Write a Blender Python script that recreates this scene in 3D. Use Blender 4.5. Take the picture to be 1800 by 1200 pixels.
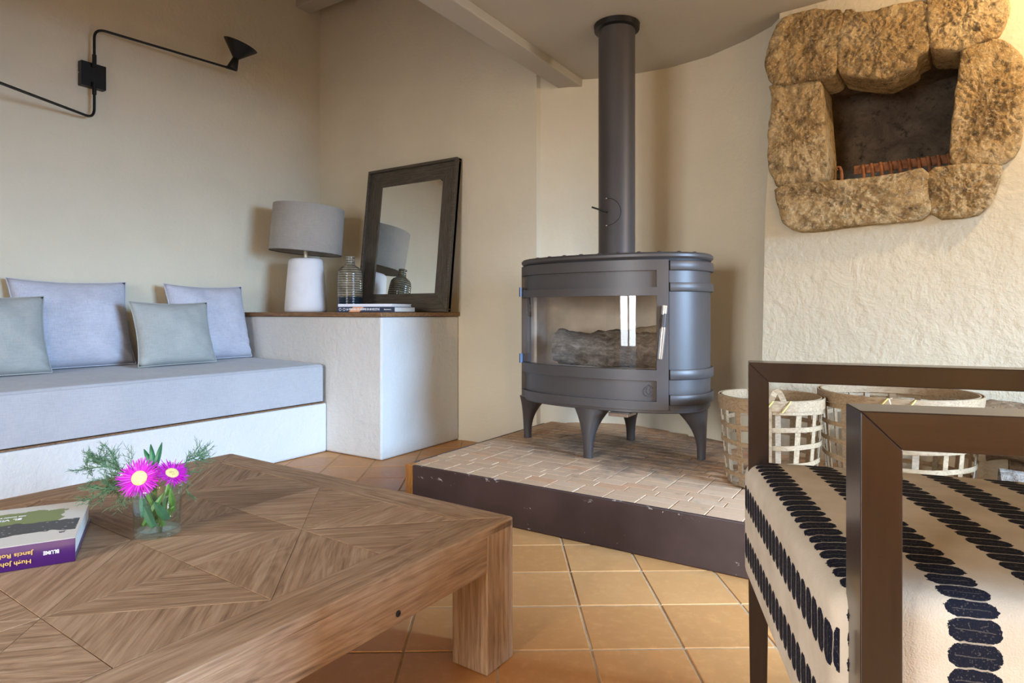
import bpy, bmesh, math, random
from mathutils import Vector, Matrix, noise

random.seed(7)
scene = bpy.context.scene
for o in list(bpy.data.objects):
    bpy.data.objects.remove(o)
COL = scene.collection
R = math.radians
PI = math.pi

# ------------------------------------------------------------------ camera
# world: x runs along the back wall, y along the sofa wall, origin at their corner on the floor
cam_d = bpy.data.cameras.new('camera')
cam = bpy.data.objects.new('camera', cam_d)
COL.objects.link(cam)
cam.location = (3.706, -3.119, 0.80)
cam.rotation_euler = (R(90), 0, R(32.84))
cam_d.sensor_width = 36.0
cam_d.lens = 22.0
cam_d.shift_y = -52 / 1800
cam_d.clip_start = 0.02
scene.camera = cam

# ------------------------------------------------------------------ world, exposure
wd = bpy.data.worlds.new('sky')
scene.world = wd
wd.use_nodes = True
bg = wd.node_tree.nodes['Background']
bg.inputs['Color'].default_value = (0.55, 0.72, 1.0, 1)
bg.inputs['Strength'].default_value = 1.0
vs = scene.view_settings
vs.view_transform = 'Standard'
vs.look = 'None'
vs.exposure = 0.27
vs.gamma = 1.0
vs.use_curve_mapping = False


def area(name, loc, aim, sx, sy, power, col, spread=180):
    d = bpy.data.lights.new(name, 'AREA')
    d.shape = 'RECTANGLE'
    d.size, d.size_y = sx, sy
    d.energy = power
    d.color = col
    d.spread = R(spread)
    o = bpy.data.objects.new(name, d)
    COL.objects.link(o)
    o.location = loc
    o.rotation_euler = (Vector(aim) - Vector(loc)).to_track_quat('-Z', 'Y').to_euler()
    return o


# daylight entering by the garden door behind the camera and by the side window
for leaf_x in (2.21, 2.89):
    area('daylight_garden_door', (leaf_x, -5.86, 1.10), (leaf_x - .25, 0.0, -2.1), .56, 1.7, 29, (0.93, 0.96, 1.0), 95)
area('daylight_side_window', (6.36, -1.55, 1.25), (0.0, -1.7, -3.0), 1.4, 1.3, 180, (0.42, 0.66, 1.0), 88)

# ------------------------------------------------------------------ helpers


def link(o, parent=None):
    COL.objects.link(o)
    if parent:
        o.parent = parent
    return o


def tag(o, label=None, cat=None, group=None, kind=None):
    if label:
        o['label'] = label
    if cat:
        o['category'] = cat
    if group:
        o['group'] = group
    if kind:
        o['kind'] = kind
    return o


def thing(name, label, cat, loc=(0, 0, 0), rotz=0, group=None):
    o = bpy.data.objects.new(name, None)
    o.empty_display_size = 0.05
    COL.objects.link(o)
    o.location = loc
    o.rotation_euler = (0, 0, rotz)
    return tag(o, label, cat, group)


class MB:
    def __init__(self):
        self.v, self.f, self.m = [], [], None

    def add(self, vs, fs):
        n = len(self.v)
        self.v += [tuple(p) for p in vs]
        self.f += [tuple(i + n for i in q) for q in fs]
        return self

    def box(self, a, b):
        x0, y0, z0 = a
        x1, y1, z1 = b
        return self.add([(x0, y0, z0), (x1, y0, z0), (x1, y1, z0), (x0, y1, z0), (x0, y0, z1), (x1, y0, z1), (x1, y1, z1), (x0, y1, z1)],
                        [(0, 3, 2, 1), (4, 5, 6, 7), (0, 1, 5, 4), (1, 2, 6, 5), (2, 3, 7, 6), (3, 0, 4, 7)])

    def prism(self, poly, z0, z1):
        n = len(poly)
        vs = [(x, y, z0) for x, y in poly] + [(x, y, z1) for x, y in poly]
        fs = [tuple(range(n - 1, -1, -1)), tuple(range(n, 2 * n))]
        fs += [(i, (i + 1) % n, n + (i + 1) % n, n + i) for i in range(n)]
        return self.add(vs, fs)

    def rings(self, rings, closed=True, cap0=True, cap1=True):
        n = len(rings[0])
        vs = [p for r in rings for p in r]
        fs = []
        for k in range(len(rings) - 1):
            for i in range(n if closed else n - 1):
                j = (i + 1) % n
                fs.append((k * n + i, k * n + j, (k + 1) * n + j, (k + 1) * n + i))
        if cap0:
            fs.append(tuple(range(n - 1, -1, -1)))
        if cap1:
            b = (len(rings) - 1) * n
            fs.append(tuple(range(b, b + n)))
        return self.add(vs, fs)

    def lathe(self, prof, n=40, c=(0, 0, 0), sx=1, sy=1, cap0=True, cap1=True):
        rr = []
        for r, z in prof:
            rr.append([(c[0] + sx * r * math.cos(2 * PI * i / n), c[1] + sy * r * math.sin(2 * PI * i / n), c[2] + z) for i in range(n)])
        return self.rings(rr, True, cap0, cap1)

    def tube(self, pts, r, n=10, cap=True):
        pts = [Vector(p) for p in pts]
        rad = r if isinstance(r, (list, tuple)) else [r] * len(pts)
        rr = []
        t = (pts[1] - pts[0]).normalized()
        up = Vector((0, 0, 1)) if abs(t.z) < 0.9 else Vector((1, 0, 0))
        nrm = (up - t * up.dot(t)).normalized()
        for i, p in enumerate(pts):
            if i == 0:
                t = (pts[1] - pts[0]).normalized()
            elif i == len(pts) - 1:
                t = (pts[-1] - pts[-2]).normalized()
            else:
                t = (pts[i + 1] - pts[i - 1]).normalized()
            nrm = (nrm - t * nrm.dot(t)).normalized()
            b = t.cross(nrm)
            rr.append([p + (nrm * math.cos(2 * PI * k / n) + b * math.sin(2 * PI * k / n)) * rad[i] for k in range(n)])
        return self.rings(rr, True, cap, cap)

    def strip(self, pts, nrms, wid, thick, wdir=None):
        """flat band that follows pts; nrms point out of its face"""
        rr = []
        for i, p in enumerate(pts):
            p = Vector(p)
            a = pts[max(i - 1, 0)]
            b = pts[min(i + 1, len(pts) - 1)]
            t = (Vector(b) - Vector(a)).normalized()
            n = Vector(nrms[i]).normalized()
            w = t.cross(n).normalized()
            hw, ht = wid / 2, thick / 2
            rr.append([p + w * hw + n * ht, p - w * hw + n * ht, p - w * hw - n * ht, p + w * hw - n * ht])
        return self.rings(rr)

    def xform(self, M):
        self.v = [tuple(M @ Vector(p)) for p in self.v]
        return self

    def mesh(self, name, mat, smooth=False, angle=35):
        me = bpy.data.meshes.new(name)
        me.from_pydata(self.v, [], self.f)
        me.validate()
        bm = bmesh.new()
        bm.from_mesh(me)
        bmesh.ops.recalc_face_normals(bm, faces=bm.faces)
        if smooth:
            for f in bm.faces:
                f.smooth = True
            for e in bm.edges:
                if len(e.link_faces) == 2 and e.calc_face_angle(0) > R(angle):
                    e.smooth = False
        bm.to_mesh(me)
        bm.free()
        if mat:
            for m in (mat if isinstance(mat, list) else [mat]):
                me.materials.append(m)
        return me

    def build(self, name, mat, parent=None, smooth=False, bevel=0, seg=2, angle=35):
        o = bpy.data.objects.new(name, self.mesh(name, mat, smooth, angle))
        link(o, parent)
        if bevel:
            md = o.modifiers.new('bevel', 'BEVEL')
            md.width = bevel
            md.segments = seg
            md.limit_method = 'ANGLE'
            md.angle_limit = R(35)
        return o


def chaikin(p, it=2):
    for _ in range(it):
        q = []
        n = len(p)
        for i in range(n):
            a, b = p[i], p[(i + 1) % n]
            q.append((a[0] * .75 + b[0] * .25, a[1] * .75 + b[1] * .25))
            q.append((a[0] * .25 + b[0] * .75, a[1] * .25 + b[1] * .75))
        p = q
    return p


def resample(p, n):
    L = [0]
    m = len(p)
    for i in range(m):
        L.append(L[-1] + math.dist(p[i], p[(i + 1) % m]))
    out = []
    j = 0
    for k in range(n):
        s = L[-1] * k / n
        while L[j + 1] < s:
            j += 1
        t = (s - L[j]) / max(1e-9, L[j + 1] - L[j])
        a, b = p[j % m], p[(j + 1) % m]
        out.append((a[0] + (b[0] - a[0]) * t, a[1] + (b[1] - a[1]) * t))
    return out


def arc_bend(p0, p1, p2, r, n=8):
    """points from p0 over corner p1 to p2 with the corner rounded by r"""
    p0, p1, p2 = Vector(p0), Vector(p1), Vector(p2)
    a = (p0 - p1).normalized()
    b = (p2 - p1).normalized()
    s, e = p1 + a * r, p1 + b * r
    pts = [p0]
    for i in range(n + 1):
        t = i / n
        pts.append(s * (1 - t) ** 2 + p1 * 2 * t * (1 - t) + e * t * t)
    pts.append(p2)
    return pts


# ------------------------------------------------------------------ materials
class NT:
    def __init__(self, name):
        self.m = bpy.data.materials.new(name)
        self.m.use_nodes = True
        self.t = self.m.node_tree
        self.n = self.t.nodes
        self.b = self.n['Principled BSDF']
        self.out = self.n['Material Output']

    def node(self, typ, **kw):
        o = self.n.new(typ)
        for k, v in kw.items():
            if hasattr(o, k) and k not in o.inputs:
                setattr(o, k, v)
            else:
                o.inputs[k].default_value = v
        return o

    def lk(self, a, b):
        self.t.links.new(a, b)

    def coord(self, kind='Object', scale=(1, 1, 1), rnd=False):
        c = self.n.new('ShaderNodeTexCoord').outputs[kind]
        if rnd:
            oi = self.n.new('ShaderNodeObjectInfo')
            mu = self.node('ShaderNodeMath', operation='MULTIPLY')
            mu.inputs[1].default_value = 37.0
            self.lk(oi.outputs['Random'], mu.inputs[0])
            ad = self.node('ShaderNodeVectorMath', operation='ADD')
            self.lk(c, ad.inputs[0])
            self.lk(mu.outputs[0], ad.inputs[1])
            c = ad.outputs[0]
        mp = self.n.new('ShaderNodeMapping')
        mp.inputs['Scale'].default_value = scale
        self.lk(c, mp.inputs['Vector'])
        return mp.outputs[0]

    def noise(self, vec, scale=5, detail=4, rough=.55, dist=0):
        o = self.node('ShaderNodeTexNoise')
        o.inputs['Scale'].default_value = scale
        o.inputs['Detail'].default_value = detail
        o.inputs['Roughness'].default_value = rough
        o.inputs['Distortion'].default_value = dist
        self.lk(vec, o.inputs['Vector'])
        return o.outputs['Fac']

    def ramp(self, fac, stops):
        r = self.n.new('ShaderNodeValToRGB')
        e = r.color_ramp.elements
        while len(e) < len(stops):
            e.new(0.5)
        for i, (p, c) in enumerate(stops):
            e[i].position = p
            e[i].color = (c[0], c[1], c[2], 1) if not isinstance(c, (int, float)) else (c, c, c, 1)
        self.lk(fac, r.inputs[0])
        return r.outputs['Color']

    def mix(self, fac, a, b, mode='MIX'):
        x = self.n.new('ShaderNodeMixRGB')
        x.blend_type = mode
        for s, i in ((fac, 0), (a, 1), (b, 2)):
            if isinstance(s, (int, float)):
                x.inputs[i].default_value = s
            elif isinstance(s, tuple):
                x.inputs[i].default_value = (s[0], s[1], s[2], 1)
            else:
                self.lk(s, x.inputs[i])
        return x.outputs[0]

    def math(self, op, a, b=None, c=None):
        x = self.n.new('ShaderNodeMath')
        x.operation = op
        for i, s in enumerate((a, b, c)):
            if s is None:
                continue
            if isinstance(s, (int, float)):
                x.inputs[i].default_value = s
            else:
                self.lk(s, x.inputs[i])
        return x.outputs[0]

    def bump(self, h, strength=.3, dist=.01):
        b = self.n.new('ShaderNodeBump')
        b.inputs['Strength'].default_value = strength
        b.inputs['Distance'].default_value = dist
        self.lk(h, b.inputs['Height'])
        self.lk(b.outputs[0], self.b.inputs['Normal'])

    def col(self, c):
        if isinstance(c, tuple):
            self.b.inputs['Base Color'].default_value = (c[0], c[1], c[2], 1)
        else:
            self.lk(c, self.b.inputs['Base Color'])

    def set(self, **kw):
        for k, v in kw.items():
            self.b.inputs[k.replace('_', ' ')].default_value = v
        return self


M = {}


def plaster(name, c, bump=.35, fine=1.0):
    t = NT(name)
    v = t.coord()
    n1 = t.noise(v, 1.6, 3)
    n2 = t.noise(v, 9, 6, .6, .6)
    n3 = t.noise(v, 45 * fine, 5, .6)
    d = tuple(k * .90 for k in c)
    t.col(t.mix(t.ramp(n1, [(.3, 0), (.75, 1)]), d, c))
    h = t.mix(.35, n2, n3, 'MIX')
    sm = t.ramp(h, [(.38, 0), (.62, 1)])
    t.bump(sm, bump, .008)
    t.set(Roughness=.85)
    t.b.inputs['Specular IOR Level'].default_value = .2
    M[name] = t.m


plaster('plaster', (.70, .625, .475), .22)
plaster('plaster_rough', (.63, .55, .40), .38, .9)
plaster('plaster_white', (.64, .63, .60), .30)
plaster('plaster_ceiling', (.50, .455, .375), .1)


def simple(name, c, rough=.5, metal=0, spec=.5, var=0, scale=8, bump=0, bscale=60):
    t = NT(name)
    v = t.coord()
    if var:
        n = t.noise(v, scale, 4)
        t.col(t.mix(t.ramp(n, [(.3, 0), (.7, 1)]), tuple(k * (1 - var) for k in c), tuple(min(1, k * (1 + var)) for k in c)))
    else:
        t.col(c)
    if bump:
        t.bump(t.noise(v, bscale, 4), bump, .004)
    t.set(Roughness=rough, Metallic=metal)
    t.b.inputs['Specular IOR Level'].default_value = spec
    M[name] = t.m
    return t


def wood(name, c0, c1, c2, scale=1.0, rough=.55, bump=.4, spec=.3, ring=2.0):
    """grain runs along the object's local x axis"""
    t = NT(name)
    v = t.coord('Object', (1.8 * scale, 34 * scale, 34 * scale), True)
    v2 = t.coord('Object', (.9 * scale, 5 * scale, 5 * scale), True)
    g = t.noise(v, 3.2, 6, .65, .3)
    k = t.noise(v2, ring, 3, .5, 1.4)
    w = t.math('FRACT', t.math('MULTIPLY', k, 9.0))
    w = t.math('ABSOLUTE', t.math('SUBTRACT', w, .5))
    g2 = t.math('ADD', t.math('MULTIPLY', g, .86), t.math('MULTIPLY', w, .24))
    t.col(t.ramp(g2, [(.28, c0), (.48, c1), (.72, c2)]))
    t.bump(g2, bump, .003)
    t.set(Roughness=rough)
    t.b.inputs['Specular IOR Level'].default_value = spec
    M[name] = t.m


wood('oak_weathered', (.165, .092, .047), (.30, .18, .098), (.43, .285, .172), 1.0, .6, .55)
wood('oak_dark', (.14, .078, .040), (.255, .15, .08), (.37, .238, .14), 1.0, .6, .6)
wood('oak_light', (.20, .118, .063), (.335, .205, .115), (.46, .31, .192), .8, .6, .6)
wood('ledge_wood', (.08, .04, .018), (.20, .105, .045), (.30, .17, .08), 1.0, .45, .3)
wood('chair_wood', (.011, .0052, .0032), (.017, .008, .005), (.025, .012, .007), 1.2, .26, .04, .5)
M['chair_wood'].node_tree.nodes['Principled BSDF'].inputs['Coat Weight'].default_value = .3
M['chair_wood'].node_tree.nodes['Principled BSDF'].inputs['Coat Roughness'].default_value = .12
wood('frame_wood', (.043, .035, .025), (.080, .066, .048), (.13, .108, .08), 1.4, .5, .4, .3)
wood('end_board', (.22, .085, .018), (.36, .15, .035), (.46, .22, .06), 1.0, .5, .3)
wood('slat', (.20, .125, .065), (.30, .205, .115), (.39, .28, .165), 1.5, .6, .2)
wood('slat_grey', (.20, .14, .085), (.29, .215, .14), (.38, .29, .19), 1.5, .65, .2)
simple('metal_black', (.012, .011, .010), .42, .3)
simple('stove_iron', (.072, .063, .060), .42, .25, .5, .08, 3, .05, 300)
simple('stove_seam', (.006, .006, .007), .6)
simple('chrome', (.72, .70, .68), .22, 1)
simple('steel_blue', (.10, .16, .30), .35, .7)
simple('lamp_ceramic', (.78, .77, .78), .75, 0, .25, .04, 14, .15, 90)
simple('brass_pale', (.75, .70, .55), .4, .2)
simple('white_paint', (.78, .76, .72), .6)
simple('mortar', (.47, .34, .225), .9, 0, .1, .2, 20, .3, 80)
simple('grout', (.40, .27, .155), .9, 0, .1, .25, 15, .3, 80)
simple('firebrick', (.58, .50, .40), .9, 0, .1, .2, 6, .4, 30)
simple('ash', (.62, .58, .53), .95, 0, .05, .2, 30, .5, 60)
simple('rust', (.30, .125, .055), .8, .2, .3, .5, 25, .5, 90)
simple('leaf', (.025, .13, .05), .42, 0, .4, .3, 30)
simple('leaf_light', (.11, .25, .04), .4, 0, .4, .35, 25)
simple('fennel', (.075, .165, .08), .6, 0, .3, .2, 40)
simple('petal', (.46, .008, .42), .5, 0, .3, .25, 60)
simple('petal_pale', (.56, .07, .52), .5, 0, .3, .2, 60)
simple('pollen', (.86, .70, .30), .8, 0, .1, .25, 200, .8, 400)
simple('pages', (.72, .70, .66), .8, 0, .1, .1, 200)
simple('purple_cover', (.042, .006, .085), .35, 0, .5)
simple('gold_ink', (.55, .33, .10), .5)
simple('white_ink', (.85, .85, .88), .5)
simple('dark_ink', (.05, .05, .045), .5)
simple('navy_cover', (.020, .030, .060), .4)
simple('orange_print', (.75, .33, .14), .5)
simple('white_cover', (.76, .75, .80), .5)
simple('tie', (.62, .52, .14), .6)
simple('door_wood', (.018, .014, .012), .5)
simple('lamp_cloth', (.72, .62, .45), .9)
simple('curtain', (.30, .36, .27), .9)
simple('tan_curtain', (.52, .40, .24), .9)


def glassy(name, tint, f0=.04, edge=.55, rough=0.0):
    t = NT(name)
    tr = t.node('ShaderNodeBsdfTransparent')
    tr.inputs[0].default_value = (*tint, 1)
    gl = t.node('ShaderNodeBsdfGlossy')
    gl.inputs['Roughness'].default_value = rough
    gl.inputs['Color'].default_value = (1, 1, 1, 1)
    lw = t.node('ShaderNodeLayerWeight')
    lw.inputs['Blend'].default_value = .5
    p = t.math('POWER', lw.outputs['Facing'], 3.5)
    f = t.math('ADD', t.math('MULTIPLY', p, edge), f0)
    mx = t.node('ShaderNodeMixShader')
    t.lk(f, mx.inputs[0])
    t.lk(tr.outputs[0], mx.inputs[1])
    t.lk(gl.outputs[0], mx.inputs[2])
    t.lk(mx.outputs[0], t.out.inputs['Surface'])
    M[name] = t.m


glassy('pane_glass', (.93, .95, .95), .05)
glassy('stove_glass', (.90, .90, .90), .05, .5)
glassy('tumbler_glass', (.93, .97, .96), .05, .75)
glassy('water', (.95, .985, .97), .03, .3)

t = NT('mirror_silver')
t.col((.86, .88, .84))
t.set(Metallic=1.0, Roughness=.015)
M['mirror_silver'] = t.m


def fabric(name, c, c2, sc=260, slub=.5):
    t = NT(name)
    v = t.coord('Object')
    a = t.noise(t.coord('Object', (30, 30, 420)), 1, 3)
    b = t.noise(t.coord('Object', (420, 420, 30)), 1, 3)
    n = t.math('MULTIPLY', t.math('ADD', a, b), .5)
    big = t.noise(v, 4, 3)
    m = t.math('ADD', t.math('MULTIPLY', n, slub + .3), t.math('MULTIPLY', big, .35))
    t.col(t.ramp(m, [(.35, c2), (.68, c)]))
    t.bump(n, .25, .002)
    t.set(Roughness=.95)
    t.b.inputs['Specular IOR Level'].default_value = .1
    t.b.inputs['Sheen Weight'].default_value = .15
    M[name] = t.m


fabric('linen_blue', (.60, .60, .66), (.38, .38, .44))
fabric('linen_sage', (.41, .425, .40), (.30, .31, .295))
fabric('mattress_cloth', (.43, .43, .445), (.325, .325, .345))
fabric('shade_linen', (.37, .34, .30), (.28, .255, .225))

# striped seat cloth: blobs set across each stripe, laid out by the seat's own unrolled uv
t = NT('striped_cloth')
uv = t.node('ShaderNodeUVMap')
uv.uv_map = 'cloth'
sp = t.node('ShaderNodeSeparateXYZ')
t.lk(uv.outputs[0], sp.inputs[0])
vv = t.coord('Object')
nz = t.noise(vv, 260, 4, .7)
nzb = t.noise(vv, 60, 3, .6)
U = t.math('ADD', sp.outputs[0], t.math('MULTIPLY', t.math('SUBTRACT', nz, .5), .009))
V = t.math('ADD', sp.outputs[1], t.math('MULTIPLY', t.math('SUBTRACT', nzb, .5), .006))
per, pv = .096, .0265
su = t.math('SUBTRACT', t.math('FRACT', t.math('ADD', t.math('DIVIDE', t.math('SUBTRACT', U, .036), per), 10.5)), .5)
su = t.math('ABSOLUTE', t.math('MULTIPLY', su, per))
sv = t.math('ABSOLUTE', t.math('SUBTRACT', t.math('FRACT', t.math('DIVIDE', V, pv)), .5))
q = t.math('POWER', t.math('MULTIPLY', sv, 2.0), 3.0)
hw = t.math('MULTIPLY', t.math('SUBTRACT', 1.0, t.math('MULTIPLY', q, .42)), .0245)
ins = t.math('LESS_THAN', su, hw)
gap = t.math('GREATER_THAN', sv, .462)
mid = t.math('MULTIPLY', t.math('LESS_THAN', sv, .02), t.math('LESS_THAN', su, .018))
fleck = t.math('LESS_THAN', t.noise(vv, 420, 2, .5), .37)
mask = t.math('MULTIPLY', ins, t.math('SUBTRACT', 1.0, t.math('MAXIMUM', t.math('MULTIPLY', gap, .55), t.math('MAXIMUM', t.math('MULTIPLY', mid, .12), t.math('MULTIPLY', fleck, .10)))))
cream = t.ramp(t.noise(vv, 14, 4), [(.3, (.52, .44, .33)), (.7, (.64, .56, .44))])
t.col(t.mix(mask, cream, (.012, .013, .022)))
t.bump(t.noise(vv, 500, 2), .3, .002)
t.set(Roughness=.95)
t.b.inputs['Specular IOR Level'].default_value = .1
M['striped_cloth'] = t.m

# terracotta floor tiles, one random tone for each tile


def terracotta(name, cols, rough, spec, island=False, stain=None):
    t = NT(name)
    if island:
        rnd = t.n.new('ShaderNodeNewGeometry').outputs['Random Per Island']
    else:
        rnd = t.n.new('ShaderNodeObjectInfo').outputs['Random']
    v = t.coord('Object', (1, 1, 1), not island)
    base = t.ramp(rnd, cols)
    n1 = t.noise(v, 7, 5, .6)
    n2 = t.noise(v, 45, 4, .6)
    c = t.mix(t.ramp(n1, [(.35, 0), (.7, .55)]), base, cols[0][1])
    c = t.mix(t.ramp(n2, [(.50, 0), (.75, .35)]), c, tuple(min(1, k * 1.25) for k in cols[-1][1]))
    if stain:
        # soot stains: a fixed blotch on the hearth, told by world position
        g = t.n.new('ShaderNodeNewGeometry').outputs['Position']
        s1 = t.noise(g, 3.0, 5, .65)
        s2 = t.noise(g, 22.0, 4, .65)
        pv_ = t.node('ShaderNodeVectorMath', operation='DISTANCE')
        t.lk(g, pv_.inputs[0])
        pv_.inputs[1].default_value = (2.62, -.30, .165)
        fall = t.ramp(t.math('DIVIDE', pv_.outputs['Value'], 1.2), [(.22, .20), (.70, 0)])
        f = t.ramp(t.math('ADD', t.math('ADD', t.math('MULTIPLY', s1, .55), t.math('MULTIPLY', s2, .35)), fall), [(.545, 0), (.70, .72)])
        c = t.mix(f, c, stain)
    t.col(c)
    t.bump(t.mix(.4, n1, n2), .25, .004)
    t.set(Roughness=rough)
    t.b.inputs['Specular IOR Level'].default_value = spec
    M[name] = t.m


tc = [(0, (.44, .195, .062)), (.5, (.49, .225, .074)), (1, (.53, .26, .095))]
terracotta('floor_terracotta', tc, .42, .35)
terracotta('floor_terracotta_rest', tc, .42, .35, True)
bc = [(0, (.47, .30, .18)), (.45, (.51, .335, .205)), (.8, (.53, .36, .23)), (1, (.49, .26, .14))]
terracotta('hearth_brick', bc, .7, .2, False, (.12, .10, .085))
terracotta('hearth_brick_rest', bc, .7, .2, True, (.12, .10, .085))

# painted hearth board with worn chips
t = NT('riser_paint')
v = t.coord()
n = t.noise(v, 5, 4)
base = t.ramp(n, [(.3, (.040, .022, .019)), (.7, (.070, .040, .036))])
chip = t.noise(t.coord('Object', (1.0, 1.0, 1.6)), 14, 6, .7, .4)
sz = t.node('ShaderNodeSeparateXYZ')
t.lk(v, sz.inputs[0])
edge = t.ramp(sz.outputs[2], [(.0, .03), (.015, 0), (.10, 0), (.165, .045)])
f = t.ramp(t.math('ADD', chip, edge), [(.655, 0), (.685, .9)])
t.col(t.mix(f, base, (.50, .45, .40)))
t.bump(n, .15, .003)
t.set(Roughness=.42)
M['riser_paint'] = t.m

# rough ochre stone
t = NT('ochre_stone')
v = t.coord('Object', (1, 1, 1), True)
n1 = t.noise(v, 5, 6, .65, .4)
n2 = t.noise(v, 30, 6, .7, .3)
n3 = t.noise(v, 95, 4, .7)
c = t.ramp(n1, [(.30, (.17, .105, .048)), (.46, (.46, .295, .125)), (.70, (.68, .51, .28))])
dk = t.ramp(n2, [(.34, 1), (.50, 0)])
c = t.mix(t.math('MULTIPLY', dk, .72), c, (.085, .056, .032))
c = t.mix(t.ramp(n3, [(.52, 0), (.68, .65)]), c, (.78, .65, .44))
t.col(c)
t.bump(t.math('ADD', n2, t.math('MULTIPLY', n3, .6)), 1.0, .02)
t.set(Roughness=.95)
t.b.inputs['Specular IOR Level'].default_value = .1
M['ochre_stone'] = t.m

t = NT('niche_rubble')
v = t.coord()
n1 = t.noise(v, 6, 6, .65, .5)
n2 = t.noise(v, 26, 5, .7)
c = t.ramp(n1, [(.3, (.055, .038, .024)), (.55, (.17, .12, .075)), (.75, (.28, .205, .13))])
c = t.mix(t.ramp(n2, [(.3, .9), (.45, 0)]), c, (.018, .013, .010))
szz = t.node('ShaderNodeSeparateXYZ')
t.lk(v, szz.inputs[0])
low = t.ramp(t.math('ADD', szz.outputs[2], t.math('MULTIPLY', n1, .16)), [(1.50 - 1.0, 1), (1.57 - 1.0, 0)])
t.lk(t.math('SUBTRACT', t.math('ADD', szz.outputs[2], t.math('MULTIPLY', n1, .16)), 1.0), low.node.inputs[0])
c = t.mix(t.math('MULTIPLY', low, .8), c, (.36, .37, .34))
t.col(c)
t.bump(t.math('ADD', n1, n2), .8, .02)
t.set(Roughness=.95)
M['niche_rubble'] = t.m


def bark(name, c0, c1, c2):
    t = NT(name)
    v = t.coord('Object', (3, 9, 9), True)
    n1 = t.noise(v, 4, 6, .7, 1.0)
    n2 = t.noise(t.coord('Object', (1, 1, 1), True), 40, 5, .7)
    t.col(t.ramp(t.math('ADD', t.math('MULTIPLY', n1, .6), t.math('MULTIPLY', n2, .4)), [(.32, c0), (.5, c1), (.68, c2)]))
    t.bump(t.math('ADD', n1, n2), .9, .012)
    t.set(Roughness=.95)
    M[name] = t.m


bark('bark_grey', (.06, .047, .036), (.20, .165, .13), (.42, .37, .31))
bark('bark_brown', (.05, .032, .018), (.18, .11, .055), (.34, .23, .13))
bark('log_end', (.28, .20, .12), (.42, .32, .21), (.56, .46, .33))

# vase glaze: olive bands over a dark blue foot
t = NT('vase_glaze')
v = t.coord()
s = t.node('ShaderNodeSeparateXYZ')
t.lk(v, s.inputs[0])
wav = t.math('SINE', t.math('MULTIPLY', s.outputs[2], 420.0))
n = t.noise(v, 18, 4)
c = t.ramp(t.math('ADD', t.math('MULTIPLY', wav, .22), n), [(.3, (.085, .070, .045)), (.6, (.20, .175, .125)), (.85, (.33, .30, .24))])
f = t.ramp(t.math('ADD', s.outputs[2], t.math('MULTIPLY', n, .01)), [(.098, 1), (.102, 0)])
c = t.mix(f, c, (.008, .018, .030))
t.col(c)
t.bump(wav, .25, .002)
t.set(Roughness=.16)
M['vase_glaze'] = t.m

# book cover print: green vine leaf mass over cream, dark grapes below
t = NT('atlas_cover')
v = t.coord()
s = t.node('ShaderNodeSeparateXYZ')
t.lk(v, s.inputs[0])
nn = t.noise(v, 26, 4, .6)
nf = t.noise(v, 12, 3, .6)
yy = t.math('ADD', s.outputs[1], t.math('MULTIPLY', t.math('SUBTRACT', nn, .5), .05))
yy2 = t.math('ADD', s.outputs[1], t.math('MULTIPLY', t.math('SUBTRACT', nf, .5), .09))
xin = t.math('LESS_THAN', t.math('ADD', s.outputs[0], t.math('MULTIPLY', t.math('SUBTRACT', nn, .5), .06)), -.04)
green = t.math('MULTIPLY', xin, t.math('MULTIPLY', t.math('GREATER_THAN', yy, .125), t.math('LESS_THAN', yy, .232)))
dark = t.math('MULTIPLY', t.math('LESS_THAN', s.outputs[0], -.006), t.math('MULTIPLY', t.math('GREATER_THAN', yy2, .070), t.math('LESS_THAN', yy2, .142)))
vo = t.node('ShaderNodeTexVoronoi')
vo.inputs['Scale'].default_value = 75
t.lk(v, vo.inputs['Vector'])
grape = t.ramp(vo.outputs['Distance'], [(.12, (.40, .40, .42)), (.20, (.045, .045, .045))])
c = t.mix(green, (.66, .63, .56), (.20, .24, .065))
c = t.mix(dark, c, grape)
t.col(c)
t.set(Roughness=.38)
M['atlas_cover'] = t.m

# ------------------------------------------------------------------ the room
SOF = 2.135          # underside of the low ceiling
HI = 3.16            # underside of the high ceiling
PH = .165            # hearth platform height


def struct(name, mb, mat, parent=None, **kw):
    o = mb.build(name, mat, parent, **kw)
    if not parent:
        o['kind'] = 'structure'
    return o


struct('wall_left', MB().box((-.25, -6.2, -.05), (0, .25, HI)), M['plaster'])
struct('wall_back', MB().box((0, 0, -.05), (1.862, .3, HI)), M['plaster'])

# rounded alcove behind the stove: lower and upper plan curves, lofted
low = [(1.862, 0), (1.872, .028), (1.93, .055), (2.03, .085), (2.10, .14), (2.17, .17), (2.27, .195), (2.38, .20), (2.51, .168), (2.68, .107), (2.91, .014), (3.04, -.065), (3.107, -.112)]
top = [(1.862, 0), (1.872, .028), (1.93, .055), (2.03, .085), (2.12, .135), (2.20, .165), (2.30, .192), (2.42, .208), (2.58, .225), (2.80, .19), (3.02, .085), (3.14, 0), (3.19, -.075)]
NZ = 10
rings = []
for k in range(NZ + 1):
    f = k / NZ
    rings.append([(a[0] + (b[0] - a[0]) * f, a[1] + (b[1] - a[1]) * f, -.02 + f * (SOF + .06)) for a, b in zip(low, top)])
al = MB().rings(rings, closed=False, cap0=False, cap1=False)
o = struct('wall_alcove', al, M['plaster'], smooth=True, angle=24)

# niche wall turns back towards the room; s runs along it
ND = Vector((math.cos(R(4)), -math.sin(R(4)), 0))
NO = Vector((-math.sin(R(4)), -math.cos(R(4)), 0))      # out of the wall, into the room
NP = Vector((3.107, -.112, 0))


def nw(s, z, d=0.0):
    return NP + ND * s + NO * d + Vector((0, 0, z))


nm = MB()
ss = [0, .20, .80, 3.55]
zz = [-.02, 1.27, 1.87, SOF + .05]


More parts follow.
